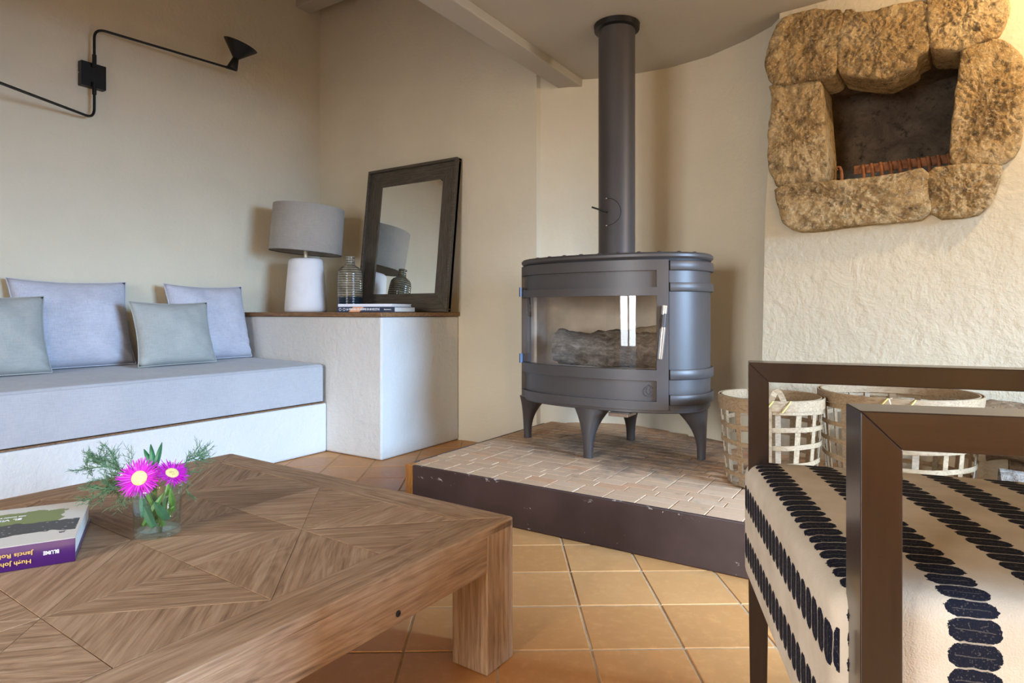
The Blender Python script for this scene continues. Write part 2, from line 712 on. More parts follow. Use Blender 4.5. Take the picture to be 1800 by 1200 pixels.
def edge_s(s, z):
    return s + (.088 * max(0, z - .9) / 1.24 if s == 0 else 0)


for i in range(3):
    for j in range(3):
        if i == 1 and j == 1:
            continue
        q = [(ss[i], zz[j]), (ss[i + 1], zz[j]), (ss[i + 1], zz[j + 1]), (ss[i], zz[j + 1])]
        nm.add([nw(edge_s(s, z), z) for s, z in q], [(0, 1, 2, 3)])
# reveals round the hole
for a, b in (((.2, 1.27), (.8, 1.27)), ((.8, 1.27), (.8, 1.87)), ((.8, 1.87), (.2, 1.87)), ((.2, 1.87), (.2, 1.27))):
    nm.add([nw(*a), nw(*b), nw(*b, -.06), nw(*a, -.06)], [(0, 1, 2, 3)])
# short return into the alcove
nm.add([nw(0, -.02), nw(edge_s(0, 2.185), 2.185), nw(edge_s(0, 2.185) - .02, 2.185, -.12), nw(-.01, -.02, -.12)], [(0, 1, 2, 3)])
struct('wall_niche', nm, M['plaster_rough'])

# cavity behind the hole, rough all over
cav = MB()
N = 14


def cavpt(u, v, w):
    # u across, v up, w depth 0..1
    s = .19 + .63 * u
    z = 1.255 + .64 * v - .10 * w * (v - .35)
    p = nw(s, z, -.03 - .40 * w)
    k = noise.noise_vector(p * 7) * .03 + noise.noise_vector(p * 19) * .012
    return p + k


def grid(fn, n=N):
    vs = [fn(i / n, j / n) for i in range(n + 1) for j in range(n + 1)]
    fs = [(i * (n + 1) + j, (i + 1) * (n + 1) + j, (i + 1) * (n + 1) + j + 1, i * (n + 1) + j + 1) for i in range(n) for j in range(n)]
    cav.add(vs, fs)


grid(lambda a, b: cavpt(a, b, 1))
grid(lambda a, b: cavpt(0, b, a))
grid(lambda a, b: cavpt(1, b, a))
grid(lambda a, b: cavpt(a, 0, b))
grid(lambda a, b: cavpt(a, 1, b))
cv = struct('wall_cavity', cav, M['niche_rubble'], smooth=True, angle=80)

# rear and right walls with their openings
rw = MB()
rw.box((0, -6.2, -.05), (1.85, -6.0, HI)).box((3.25, -6.2, -.05), (6.7, -6.0, HI)).box((1.85, -6.2, 2.05), (3.25, -6.0, HI))
struct('wall_rear', rw, M['plaster'])
rt = MB()
rt.box((6.5, -6.2, -.05), (6.7, -2.3, HI)).box((6.5, -.8, -.05), (6.7, .1, HI)).box((6.5, -2.3, 1.95), (6.7, -.8, HI)).box((6.5, -2.3, -.05), (6.7, -.8, .55))
struct('wall_right', rt, M['plaster'])


def window(name, x0, x1, z0, z1, axis, at, mull):
    fr = MB()
    w = .05

    def bx(a0, a1, c0, c1):
        if axis == 'x':
            fr.box((a0, at - .03, c0), (a1, at + .03, c1))
        else:
            fr.box((at - .03, a0, c0), (at + .03, a1, c1))
    bx(x0, x0 + w, z0, z1)
    bx(x1 - w, x1, z0, z1)
    bx(x0 + w, x1 - w, z0, z0 + w)
    bx(x0 + w, x1 - w, z1 - w, z1)
    for m in mull:
        bx(m - .03, m + .03, z0 + w, z1 - w)
    o = struct(name, fr, M['white_paint'])
    pn = MB()
    if axis == 'x':
        pn.box((x0 + .04, at - .004, z0 + .04), (x1 - .04, at + .004, z1 - .04))
    else:
        pn.box((at - .004, x0 + .04, z0 + .04), (at + .004, x1 - .04, z1 - .04))
    pn.build('window_pane', M['pane_glass'], o)


window('window_1', 1.85, 3.25, 0.0, 2.05, 'x', -6.08, [2.55])
window('window_2', -2.3, -.8, .55, 1.95, 'y', 6.58, [-1.55])
d = MB().box((.95, -6.0, 0), (1.60, -5.965, 2.0))
struct('door_1', d, M['door_wood'])

# ceilings and beams
struct('ceiling', MB().box((-.1, -6.2, HI), (2.1, .3, HI + .1)), M['plaster_ceiling'])
struct('ceiling.001', MB().box((2.03, -6.2, SOF), (6.7, .45, SOF + .1)).box((2.03, -6.2, SOF + .1), (2.1, .3, HI)), M['plaster_ceiling'])
struct('trim_1', MB().box((1.965, -6.0, SOF - .042), (2.095, .20, SOF + .25)), M['plaster_ceiling'], bevel=.006)
struct('trim_2', MB().box((-.02, -.212, 2.968), (1.98, -.088, 3.10)), M['plaster_ceiling'], bevel=.006)

# ------------------------------------------------------------------ tiled floor
fl = struct('floor', MB().box((-.2, -6.2, -.10), (6.7, .4, -.0025)), M['grout'])
TS = .222
ta = R(90 + 32.84 + 1.2)
t1 = Vector((math.cos(ta), math.sin(ta)))
t2 = Vector((t1.y, -t1.x))
T0 = Vector((3.059, -1.770))


def tile_mesh(name, s, mat, zt=0.0, zb=-.012):
    h = s / 2
    e = .0018
    vs = [(-h, -h, zb), (h, -h, zb), (h, h, zb), (-h, h, zb), (-h, -h, zt - e), (h, -h, zt - e), (h, h, zt - e), (-h, h, zt - e),
          (-h + e, -h + e, zt), (h - e, -h + e, zt), (h - e, h - e, zt), (-h + e, h - e, zt)]
    fs = [(8, 9, 10, 11)]
    for k in range(4):
        j = (k + 1) % 4
        fs += [(k, j, 4 + j, 4 + k), (4 + k, 4 + j, 8 + j, 8 + k)]
    return vs, fs


tv, tf = tile_mesh('floor_tile', TS - .006, None)
tme = MB().add(tv, tf).mesh('floor_tile', M['floor_terracotta'])
rest = MB()
cd = Vector((-math.sin(R(32.84)), math.cos(R(32.84))))
cr = Vector((cd.y, -cd.x))
cands = []
for i in range(-40, 41):
    for j in range(-40, 41):
        c = T0 + t1 * (i + .5) * TS + t2 * (j + .5) * TS
        if not (-.1 < c.x < 6.6 and -6.1 < c.y < .1):
            continue
        if c.x < .72 or (c.x < 1.2 and c.y > -.56) or (c.x > 2.02 and c.y > -1.05):
            continue
        dd = c - Vector((3.706, -3.119))
        Z, X = dd.dot(cd), dd.dot(cr)
        vis = Z > 1.2 and abs(X) / Z < .95
        cands.append((0 if vis else 1, Z, c))
cands.sort(key=lambda k: (k[0], abs(k[1])))
for n_, (v_, Z, c) in enumerate(cands):
    rz = ta + random.uniform(-.006, .006)
    if v_ == 0 and n_ < 295:
        o = bpy.data.objects.new('floor_tile', tme)
        link(o, fl)
        o.location = (c.x, c.y, random.uniform(-.0012, .0))
        o.rotation_euler = (random.uniform(-.004, .004), random.uniform(-.004, .004), rz + random.choice((0, 1, 2, 3)) * PI / 2)
    else:
        mm = MB().add(tv, tf).xform(Matrix.Translation((c.x, c.y, 0)) @ Matrix.Rotation(rz, 4, 'Z'))
        rest.add(mm.v, mm.f)
o = rest.build('floor_tile_rest', M['floor_terracotta_rest'], fl)
o['kind'] = 'stuff'

# ------------------------------------------------------------------ raised brick hearth
hx0, hx1, hy0 = 1.912, 4.75, -1.163
he = thing('hearth_platform', 'low brick-topped hearth platform edged with dark worn board under the stove', 'platform', (hx0, hy0, 0))


def L(p):
    return (p[0] - hx0, p[1] - hy0, p[2])


def wall_y(x):
    if x <= low[0][0]:
        return 0.0
    for (a, b), (c, d) in zip(low, low[1:]):
        if a <= x <= c:
            return b + (d - b) * (x - a) / (c - a)
    return -.112 - (x - 3.107) * math.tan(R(4))


bed = [(hx0 + .01, hy0 + .01), (hx1, hy0 + .01), (hx1, wall_y(hx1) - .004)] + [(x, y - .004) for x, y in reversed(low) if x > hx0 + .01] + [(hx0 + .01, wall_y(hx0 + .01) - .004)]
MB().prism([(x - hx0, y - hy0) for x, y in bed], 0, PH - .0045).build('mortar_bed', M['mortar'], he)
MB().box((.042, 0, 0), (hx1 - hx0, .014, PH + .001)).build('edge_board', M['riser_paint'], he, bevel=.003)
o = MB().box((0, 0, 0), (PH + .001, .040, .040)).build('end_block', M['end_board'], he, bevel=.003)
o.rotation_euler = (0, -PI / 2, 0)
o.location = (.040, 0, 0)
o['label'] = 'orange-brown wooden corner block'
MB().box((0, .041, 0), (.010, 1.155, PH - .001)).build('edge_board', M['riser_paint'], he, bevel=.002)
BX, BY = .116, .0575
bricks = []
ny = int((.24 - (hy0 + .016)) / BY)
for j in range(ny):
    y = hy0 + .016 + BY * (j + .5)
    off = random.choice((0, .5, .25)) * BX
    x = hx0 + .05 - BX + off
    while x < hx1 - .05:
        xa, xb = max(x, hx0 + (.043 if j == 0 else .012)), min(x + BX, hx1 - .005)
        if xb - xa > .025 and y < wall_y((xa + xb) / 2) + .012:
            bricks.append(((xa + xb) / 2, y, xb - xa))
        x += BX
bricks.sort(key=lambda b: (b[0] > 3.35, b[1] - .3 * b[0]))


def brick_vf(w, h):
    vs, fs = tile_mesh('brick', 1.0, None, 0, -.02)
    out = []
    for k, (x, y, z) in enumerate(vs):
        e = .0015 if k >= 8 else 0
        out.append((math.copysign(w / 2 - e, x), math.copysign(h / 2 - e, y), (0 if k >= 8 else (-.0012 if k >= 4 else -.02))))
    return out, fs


bmes = {}
restb = MB()
cnt = 0
for (x, y, w) in bricks:
    w2 = round(w - .004, 3)
    if cnt < 298:
        if w2 not in bmes:
            a, b = brick_vf(w2, BY - .004)
            bmes[w2] = MB().add(a, b).mesh('brick', M['hearth_brick'])
        o = bpy.data.objects.new('brick', bmes[w2])
        link(o, he)
        o.location = L((x, y, PH + random.uniform(-.0015, .0)))
        o.rotation_euler = (random.uniform(-.006, .006), random.uniform(-.005, .005), random.uniform(-.012, .012))
        cnt += 1
    else:
        a, b = brick_vf(w2, BY - .004)
        mm = MB().add(a, b).xform(Matrix.Translation(L((x, y, PH - random.uniform(0, .0025)))))
        restb.add(mm.v, mm.f)
o = restb.build('brick_rest', M['hearth_brick_rest'], he)
o['kind'] = 'stuff'

# ------------------------------------------------------------------ built-in bench, plinth, ledge
o = MB().box((0.002, -5.2, 0.001), (.868, -.679, .281)).build('masonry_bench', M['plaster_white'], None, bevel=.012)
tag(o, 'white plastered built-in bench carrying the long grey mattress', 'bench')
o = MB().box((.002, -.677, .001), (1.295, -.002, .772)).build('masonry_plinth', M['plaster_white'], None, bevel=.010)
tag(o, 'white plastered corner plinth at the end of the bench', 'plinth')
o = MB().box((.002, -.689, .773), (1.307, -.002, .798)).build('wooden_ledge', M['ledge_wood'], None, bevel=.004)
tag(o, 'thin brown wooden shelf board capping the white corner plinth', 'shelf')
o = MB().box((.01, -5.15, .2815), (.872, -.70, .2875)).build('bench_board', M['ledge_wood'])
tag(o, 'thin brown plywood board between the bench and the mattress', 'board')

# mattress: rounded box, slightly crowned
mt = thing('mattress', 'long grey foam mattress in linen cover on the white bench', 'mattress', (.44, -1.94, .288))
mm = MB()
nx, ny = 16, 40
wx, wy, hz = .424, 1.235, .216


def mpt(u, v, topside):
    x, y = u * wx, v * wy
    e = min(1, (1 - abs(u)) / .03) if abs(u) > .97 else 1
    e2 = min(1, (1 - abs(v)) / .012) if abs(v) > .988 else 1
    rd = .012 * (2 - math.sqrt(max(0, e * (2 - e))) - math.sqrt(max(0, e2 * (2 - e2))))
    crown = .014 * (1 - u) * .5
    wob = .003 * noise.noise(Vector((x * 4, y * 3, 5)))
    return (x, y, hz - rd + crown + wob if topside else .004 * (1 - e * e2))


us = [-1, -.992, -.98, -.96] + [-.9 + 1.8 * i / 10 for i in range(11)] + [.96, .98, .992, 1]
vsx = [-1, -.997, -.992, -.985] + [-.95 + 1.9 * i / 30 for i in range(31)] + [.985, .992, .997, 1]
vt = []
for s_ in (1, 0):
    for u in us:
        for v in vsx:
            vt.append(mpt(u, v, s_))
nu, nv = len(us), len(vsx)
fs = []
for s_ in (0, 1):
    b0 = s_ * nu * nv
    for i in range(nu - 1):
        for j in range(nv - 1):
            fs.append((b0 + i * nv + j, b0 + (i + 1) * nv + j, b0 + (i + 1) * nv + j + 1, b0 + i * nv + j + 1))
bd = [(i, 0) for i in range(nu)] + [(nu - 1, j) for j in range(1, nv)] + [(i, nv - 1) for i in range(nu - 2, -1, -1)] + [(0, j) for j in range(nv - 2, 0, -1)]
for k in range(len(bd)):
    a, b = bd[k], bd[(k + 1) % len(bd)]
    ia, ib = a[0] * nv + a[1], b[0] * nv + b[1]
    fs.append((ia, ib, nu * nv + ib, nu * nv + ia))
mm.add(vt, fs)
mm.build('mattress_body', M['mattress_cloth'], mt, smooth=True, angle=50)
# piping seams along the front edges
pp = MB()
pp.tube([(wx + .001, -wy, hz - .012), (wx + .001, 0, hz - .012), (wx + .001, wy, hz - .012)], .0022, 6)
pp.build('seam', M['mattress_cloth'], mt, smooth=True)


def cushion(label, W, H, T, loc, rot, mat, seed):
    t_ = thing('cushion', label, 'cushion', loc)
    t_.rotation_euler = rot
    n = 26
    vs, fs = [], []

    def cp(u, v, sgn):
        bow = 1 - .075 * (1 - v ** 2) * abs(u) ** 3
        bowv = 1 - (.075 if v > 0 else .008) * (1 - u ** 2) * abs(v) ** 3
        x = u * W / 2 * bow
        z = v * H / 2 * bowv
        prof = max(0, (1 - abs(u) ** 3.0)) ** .55 * max(0, (1 - abs(v) ** 3.0)) ** .55
        q = Vector((x * 7 + seed, z * 7, seed * 1.7))
        wr = noise.noise(q) * .014 + noise.noise(q * 2.3) * .008
        # gathered folds low down near the corners
        low_ = max(0, -v) ** 2 * abs(u) ** 2
        wr += .018 * low_ * math.sin(22 * (u - v) + seed)
        y = sgn * (T / 2 * prof) * (1 - .12 * v) + wr * prof ** .3 * (1 if prof > 0 else 0)
        return (x, y, z + H / 2)
    for sgn in (-1, 1):
        for i in range(n + 1):
            for j in range(n + 1):
                vs.append(cp(-1 + 2 * i / n, -1 + 2 * j / n, sgn))
    m1 = (n + 1) ** 2
    for s_ in (0, 1):
        for i in range(n):
            for j in range(n):
                a = s_ * m1 + i * (n + 1) + j
                fs.append((a, a + n + 1, a + n + 2, a + 1))
    mb = MB().add(vs, fs)
    o = mb.build('cover', mat, t_, smooth=True, angle=180)
    bm = bmesh.new()
    bm.from_mesh(o.data)
    bmesh.ops.remove_doubles(bm, verts=bm.verts, dist=1e-5)
    bmesh.ops.recalc_face_normals(bm, faces=bm.faces)
    for f in bm.faces:
        f.smooth = True
    bm.to_mesh(o.data)
    bm.free()
    # piped seam round the rim
    rim = [cp(-1 + 2 * i / 20, -1, 0) for i in range(20)] + [cp(1, -1 + 2 * i / 20, 0) for i in range(20)] + [cp(1 - 2 * i / 20, 1, 0) for i in range(20)] + [cp(-1, 1 - 2 * i / 20, 0) for i in range(21)]
    MB().tube(rim, .0028, 6).build('seam', mat, t_, smooth=True)
    return t_


# local x of a cushion runs along the wall, local y out of the wall
SZ = .521
qr = -PI / 2
cushion('large pale blue linen cushion on the mattress, behind the sage cushion at the frame edge', .54, .455, .17, (.165, -1.650, SZ + .001), (R(14), 0, qr), M['linen_blue'], 3.1)
cushion('large pale blue linen cushion on the mattress beside the corner plinth', .505, .450, .16, (.215, -.955, SZ + .001), (R(13), 0, qr + R(3)), M['linen_blue'], 9.4)
cushion('smaller sage grey cushion between the two large pale blue cushions', .43, .345, .13, (.395, -1.270, SZ), (R(15), 0, qr + R(2)), M['linen_sage'], 5.7)
cushion('smaller sage grey cushion leaning on the large pale blue cushion furthest from the plinth', .46, .365, .14, (.345, -2.07, SZ), (R(15), 0, qr - R(1)), M['linen_sage'], 1.3)

# ------------------------------------------------------------------ table lamp, vase, mirror, books on the ledge
ZL = .7985
tl = thing('table_lamp', 'table lamp with grey linen drum shade and white tapered base on the wooden shelf', 'lamp', (.345, -.405, ZL))
MB().lathe([(.132, 0), (.142, .004), (.145, .02), (.137, .12), (.127, .24), (.119, .325), (.114, .341), (.104, .348), (.03, .350)], 48, sy=.86).build('lamp_base', M['lamp_ceramic'], tl, smooth=True, angle=60)
MB().lathe([(.012, .357), (.012, .40), (.02, .402), (.02, .45), (.012, .452), (.012, .49)], 16).build('lamp_stem', M['brass_pale'], tl, smooth=True)
sh = MB()
sh.lathe([(.227, 0), (.2285, .002), (.2245, .298), (.223, .30), (.221, .298), (.225, .002), (.227, 0)], 64, cap0=False, cap1=False)
tilt = Matrix.Translation((0, 0, .388)) @ Matrix.Rotation(R(4.5), 4, Vector((-.54, .84, 0)))
so = sh.xform(tilt).build('lamp_shade', M['shade_linen'], tl, smooth=True, angle=60)
rm = MB()
ring_pts = [tilt @ Vector((.2272 * math.cos(2 * PI * i / 48), .2272 * math.sin(2 * PI * i / 48), 0)) for i in range(49)]
rm.tube(ring_pts, .003, 6, False).build('shade_rim', M['frame_wood'], so, smooth=True)

vz = thing('vase', 'olive ribbed ceramic bottle vase with dark blue foot before the mirror', 'vase', (.700, -.350, ZL))
vb = MB().lathe([(.066, 0), (.074, .006), (.0765, .03), (.0775, .10), (.0775, .18), (.0755, .235), (.070, .262), (.058, .279), (.042, .289), (.031, .298), (.0285, .312), (.0285, .338), (.0305, .350), (.0285, .352), (.024, .350), (.022, .30)], 48)
vb.build('vase_body', M['vase_glaze'], vz, smooth=True, angle=60)

mw, mh, md_ = .765, .962, .040
mr = thing('leaning_mirror', 'large mirror in wide dark wooden frame leaning on the back wall', 'mirror', (.565 + mw / 2, -.150, ZL + .0005))
mr.rotation_euler = (-R(6.6), 0, 0)
fw = .118


def frame_bar(x0, x1, z0, z1, along):
    # mitred bar modelled with grain along local x
    return


for (pts, rot) in (
    ([(-mw / 2, 0), (mw / 2, 0), (mw / 2 - fw, fw), (-mw / 2 + fw, fw)], 0),
    ([(-mw / 2, mh), (-mw / 2 + fw, mh - fw), (mw / 2 - fw, mh - fw), (mw / 2, mh)], 0),
    ([(-mw / 2, 0), (-mw / 2 + fw, fw), (-mw / 2 + fw, mh - fw), (-mw / 2, mh)], 1),
        ([(mw / 2, 0), (mw / 2, mh), (mw / 2 - fw, mh - fw), (mw / 2 - fw, fw)], 1)):
    mb = MB()
    n = len(pts)
    vs = [(x, 0, z) for x, z in pts] + [(x, md_ * .62, z) for x, z in pts]
    mb.add(vs, [tuple(range(n)), tuple(range(2 * n - 1, n - 1, -1))] + [(i, n + i, n + (i + 1) % n, (i + 1) % n) for i in range(n)])
    o = mb.build('frame_bar', M['frame_wood'], mr, bevel=.002)
    if rot:      # let the grain follow the upright: turn the mesh data onto local x
        Mr = Matrix.Rotation(PI / 2, 4, 'Y')
        o.data.transform(Mr)
        o.matrix_local = Mr.inverted()
# raised outer lip
for a, b, rot in (((-mw / 2, 0), (mw / 2, .018), 0), ((-mw / 2, mh - .018), (mw / 2, mh), 0), ((-mw / 2, .018), (-mw / 2 + .018, mh - .018), 1), ((mw / 2 - .018, .018), (mw / 2, mh - .018), 1)):
    o = MB().box((a[0], -.022, a[1]), (b[0], md_ * .62, b[1])).build('frame_lip', M['frame_wood'], mr, bevel=.003)
MB().box((-mw / 2 + fw - .006, .006, fw - .006), (mw / 2 - fw + .006, .010, mh - fw + .006)).build('mirror_plate', M['mirror_silver'], mr)
MB().box((-mw / 2 + .03, md_ * .62, .03), (mw / 2 - .03, md_ * .62 + .006, mh - .03)).build('backing_board', M['frame_wood'], mr)


def text_mesh(s, size, mat, name='lettering', bold=False):
    cu = bpy.data.curves.new('lettering', 'FONT')
    cu.body = s
    cu.size = size
    cu.extrude = .0002
    cu.align_x = 'LEFT'
    cu.align_y = 'CENTER'
    cu.resolution_u = 3
    if bold:
        cu.offset = size * .018
    ob = bpy.data.objects.new('lettering', cu)
    COL.objects.link(ob)
    dg = bpy.context.evaluated_depsgraph_get()
    me = bpy.data.meshes.new_from_object(ob.evaluated_get(dg))
    bpy.data.objects.remove(ob)
    me.materials.clear()
    me.materials.append(mat)
    return me


def put_text(s, size, mat, parent, loc, rot, bold=False, fit=None):
    me = text_mesh(s, size, mat, bold=bold)
    o = bpy.data.objects.new('lettering', me)
    link(o, parent)
    o.location = loc
    o.rotation_euler = rot
    if fit:
        w = max(v.co.x for v in me.vertices) - min(v.co.x for v in me.vertices)
        o.scale = (fit / w, 1, 1)
    return o


# two books lying in front of vase and mirror; their spines look at the camera
sb = thing('book', 'dark navy cookbook lying flat on the wooden shelf, under the white book', 'book', (1.085, -.50, ZL), R(14))
bl, bw_, bt = .37, .25, .030
MB().box((-bl / 2, -bw_ / 2, 0), (bl / 2, bw_ / 2, .003)).box((-bl / 2, -bw_ / 2, bt - .003), (bl / 2, bw_ / 2, bt)).box((-bl / 2, -bw_ / 2, .003), (bl / 2, -bw_ / 2 + .004, bt - .003)).build('cover', M['navy_cover'], sb)
MB().box((-bl / 2 + .004, -bw_ / 2 + .004, .003), (bl / 2 - .004, bw_ / 2 - .004, bt - .003)).build('page_block', M['pages'], sb)
MB().prism([(0, 0), (.07, 0), (.10, .028), (.03, .028)], 0, .0004).xform(Matrix.Translation((-bl / 2 + .078, -bw_ / 2 - .0002, .001)) @ Matrix.Rotation(PI / 2, 4, 'X')).build('printed_flash', M['orange_print'], sb)
put_text('LA VERDURA DE SIEMPRE EN 80 RECETAS', .017, M['white_ink'], sb, (-bl / 2 + .062, -bw_ / 2 - .0009, .0155), (PI / 2, 0, 0), True, .215)
put_text('lunwerg', .011, M['white_ink'], sb, (bl / 2 - .065, -bw_ / 2 - .0009, .0155), (PI / 2, 0, 0), True, .045)
for k in range(2):
    MB().lathe([(.008, 0), (.008, .0004), (.006, .0004), (.006, 0)], 16, cap0=False, cap1=False).xform(Matrix.Translation((-bl / 2 + .022 + .026 * k, -bw_ / 2 - .0002, .0155)) @ Matrix.Rotation(PI / 2, 4, 'X')).build('printed_emblem', M['white_ink'], sb)
sb2 = thing('book', 'thin white book lying on top of the dark navy cookbook', 'book', (1.07, -.497, ZL + bt + .0005), R(14))
bl, bw_, bt2 = .345, .235, .016
MB().box((-bl / 2, -bw_ / 2, 0), (bl / 2, bw_ / 2, .002)).box((-bl / 2, -bw_ / 2, bt2 - .002), (bl / 2, bw_ / 2, bt2)).box((-bl / 2, -bw_ / 2, .002), (bl / 2, -bw_ / 2 + .003, bt2 - .002)).build('cover', M['white_cover'], sb2)
MB().box((-bl / 2 + .003, -bw_ / 2 + .003, .002), (bl / 2 - .003, bw_ / 2 - .003, bt2 - .002)).build('page_block', M['pages'], sb2)

# ------------------------------------------------------------------ swing-arm wall lamp
wl = thing('wall_lamp', 'black double swing-arm wall lamp with flared cone shades on the left wall', 'lamp', (.0, -1.531, 2.055))
MB().box((.001, -.060, -.064), (.040, .060, .064)).build('wall_box', M['metal_black'], wl, bevel=.002)
MB().lathe([(.004, 0), (.004, .002)], 10).xform(Matrix.Translation((.022, -.064, .0)) @ Matrix.Rotation(PI / 2, 4, 'X')).build('screw', M['chrome'], wl)
A0 = Vector((.052, -.004, 0))
du = Vector((.138, .990, 0))
dl = Vector((.412, -.911, 0))
up_end = A0 + Vector((0, 0, .247)) + du * .742
lo_end = A0 + Vector((0, 0, -.232)) + dl * .75
MB().tube(arc_bend(A0 + Vector((0, 0, .05)), A0 + Vector((0, 0, .247)), up_end, .055), .0068, 12).build('upper_arm', M['metal_black'], wl, smooth=True)
MB().tube(arc_bend(A0 + Vector((0, 0, -.05)), A0 + Vector((0, 0, -.232)), lo_end, .055), .0068, 12).build('lower_arm', M['metal_black'], wl, smooth=True)
for s_ in (1, -1):
    MB().tube([A0 + Vector((0, 0, s_ * .040)), A0 + Vector((0, 0, s_ * .105))], .0105, 14).build('arm_collar', M['metal_black'], wl, smooth=True, angle=40)


def cone_head(parent, end, tdir, tl_, dirv):
    rotm = Matrix.Rotation(tl_, 4, Vector((-tdir.y, tdir.x, 0)))
    Mx = Matrix.Translation(end + Vector((0, 0, .02))) @ rotm
    c = MB().lathe([(.015, .046), (.099, .135), (.1005, .137), (.0975, .1365), (.012, .050)], 40, cap0=False, cap1=False).xform(Mx)
    co = c.build('cone_shade', M['metal_black'], parent, smooth=True, angle=50)
    MB().lathe([(.031, -.018), (.032, -.016), (.018, .048), (.015, .052), (.011, .045), (.026, -.014)], 28, cap0=True, cap1=True).xform(Mx).build('neck', M['metal_black'], co, smooth=True, angle=50)
    MB().lathe([(.006, .06), (.022, .085), (.024, .10), (.014, .118), (.002, .122)], 20).xform(Mx).build('bulb', M['white_paint'], co, smooth=True)
    MB().tube([end - dirv * .045, end + dirv * .02], .0085, 10).build('swivel', M['metal_black'], parent, smooth=True)


cone_head(wl, up_end, Vector((.84, .54, 0)), R(20), du)
cone_head(wl, lo_end, Vector((.84, .54, 0)), R(12), dl)

# ------------------------------------------------------------------ wood stove
SC = Vector((2.515, -.41, 0))
SRx, SRy, SN = .443, .258, 2.35
SB, ST = .392, 1.018       # body bottom, underside of the top plate


def se(t_, off=0.0):
    ct, st = math.cos(t_), math.sin(t_)
    x = math.copysign(abs(ct) ** (2 / SN), ct) * SRx
    y = math.copysign(abs(st) ** (2 / SN), st) * SRy
    # outward normal of the superellipse
    nx_ = math.copysign(abs(x / SRx) ** (SN - 1), x) / SRx
    ny_ = math.copysign(abs(y / SRy) ** (SN - 1), y) / SRy
    l = math.hypot(nx_, ny_) or 1
    return x + nx_ / l * off, y + ny_ / l * off


# arc-length table
TAB = []
acc = 0
pv0 = se(0)
NT_ = 1440
for i in range(NT_ + 1):
    p = se(2 * PI * i / NT_)
    acc += math.dist(p, pv0)
    pv0 = p
    TAB.append(acc)


def arcpts(a0, a1, n, off):
    """n+1 points evenly spaced by arc length between angles a0 and a1 (degrees)"""
    i0, i1 = int(a0 / 360 * NT_), int(a1 / 360 * NT_)

    def at(i):
        return TAB[i % NT_] + (TAB[-1] if i >= NT_ else 0) + (TAB[-1] if i >= 2 * NT_ else 0)
    s0, s1 = at(i0), at(i1)
    out = []
    k = i0
    for m in range(n + 1):
        s_ = s0 + (s1 - s0) * m / n
        while k < i1 and at(k + 1) < s_:
            k += 1
        f = (s_ - at(k)) / max(1e-9, at(k + 1) - at(k))
        out.append(se(2 * PI * (k + f) / NT_, off))
    return out


def shell(mb, a0, a1, z0, z1, o0, o1, n=24):
    """curved slab between offsets o0 (inner) and o1 (outer)"""
    pin, pout = arcpts(a0, a1, n, o0), arcpts(a0, a1, n, o1)
    rr = [[(i[0], i[1], z0), (o_[0], o_[1], z0), (o_[0], o_[1], z1), (i[0], i[1], z1)] for i, o_ in zip(pin, pout)]
    return mb.rings(rr)


def ring_slab(mb, z0, z1, off, n=96, bev=0.0):
    prof = [(off - bev, z0), (off, z0 + bev), (off, z1 - bev), (off - bev, z1)] if bev else [(off, z0), (off, z1)]
    rr = []
    for o_, z in prof:
        rr.append([(*p, z) for p in arcpts(0, 360, n, o_)[:-1]])
    return mb.rings(rr)


sv_ = thing('wood_stove', 'oval dark grey cast-iron wood stove with glass door on the brick hearth', 'stove', (SC.x, SC.y, PH))


def SL(z):
    return z - PH


DA0, DA1 = 197.0, 315.5     # door from hinge side to latch side (degrees on the oval)
body = MB()
shell(body, DA1 + .8, 360 + DA0 - .8, SL(SB), SL(ST), -.03, 0, 64)
body.build('side_shell', M['stove_iron'], sv_, smooth=True, angle=40)
ring_slab(MB(), SL(SB - .014), SL(SB + .004), -.006, 96, .003).build('bottom_plate', M['stove_iron'], sv_, smooth=True, angle=40)
tp = ring_slab(MB(), SL(ST + .004), SL(ST + .030), .012, 110, .008)
tpo = tp.build('top_plate', M['stove_iron'], sv_, smooth=True, angle=40)
ring_slab(MB(), SL(ST - .006), SL(ST + .006), .002, 96).build('top_seam', M['stove_seam'], sv_, smooth=True, angle=40)
# bosses round the rim of the top plate
for i, p in enumerate(arcpts(0, 360, 26, -.022)[:-1]):
    MB().lathe([(.011, 0), (.010, .004), (.006, .0065), (.001, .007)], 12, (p[0], p[1], SL(ST + .029))).build('boss', M['stove_iron'], tpo, smooth=True, angle=60)
# bands on the side shell
for z0, z1 in ((.972, 1.012), (.885, .922), (.520, .562), (.415, .458)):
    b = MB()
    pi_, po_ = arcpts(DA1 + 1.2, 360 + DA0 - 1.2, 64, -.004), None
    prof = [(-.004, z0), (.011, z0 + .0005), (.0135, z0 + .0035), (.0135, z1 - .0045), (.011, z1 - .001), (-.004, z1)]
    cols = [arcpts(DA1 + 1.2, 360 + DA0 - 1.2, 64, o_) for o_, _ in prof]
    rr = [[(cols[k][i][0], cols[k][i][1], SL(prof[k][1])) for k in range(len(prof))] for i in range(65)]
    b.rings(rr)
    b.build('band', M['stove_iron'], sv_, smooth=True, angle=50)
# dark seam at the latch side
sm_ = MB()
shell(sm_, DA1 - .4, DA1 + 1.4, SL(SB + .003), SL(ST - .003), -.03, -.004, 2)
sm_.build('door_seam', M['stove_seam'], sv_)
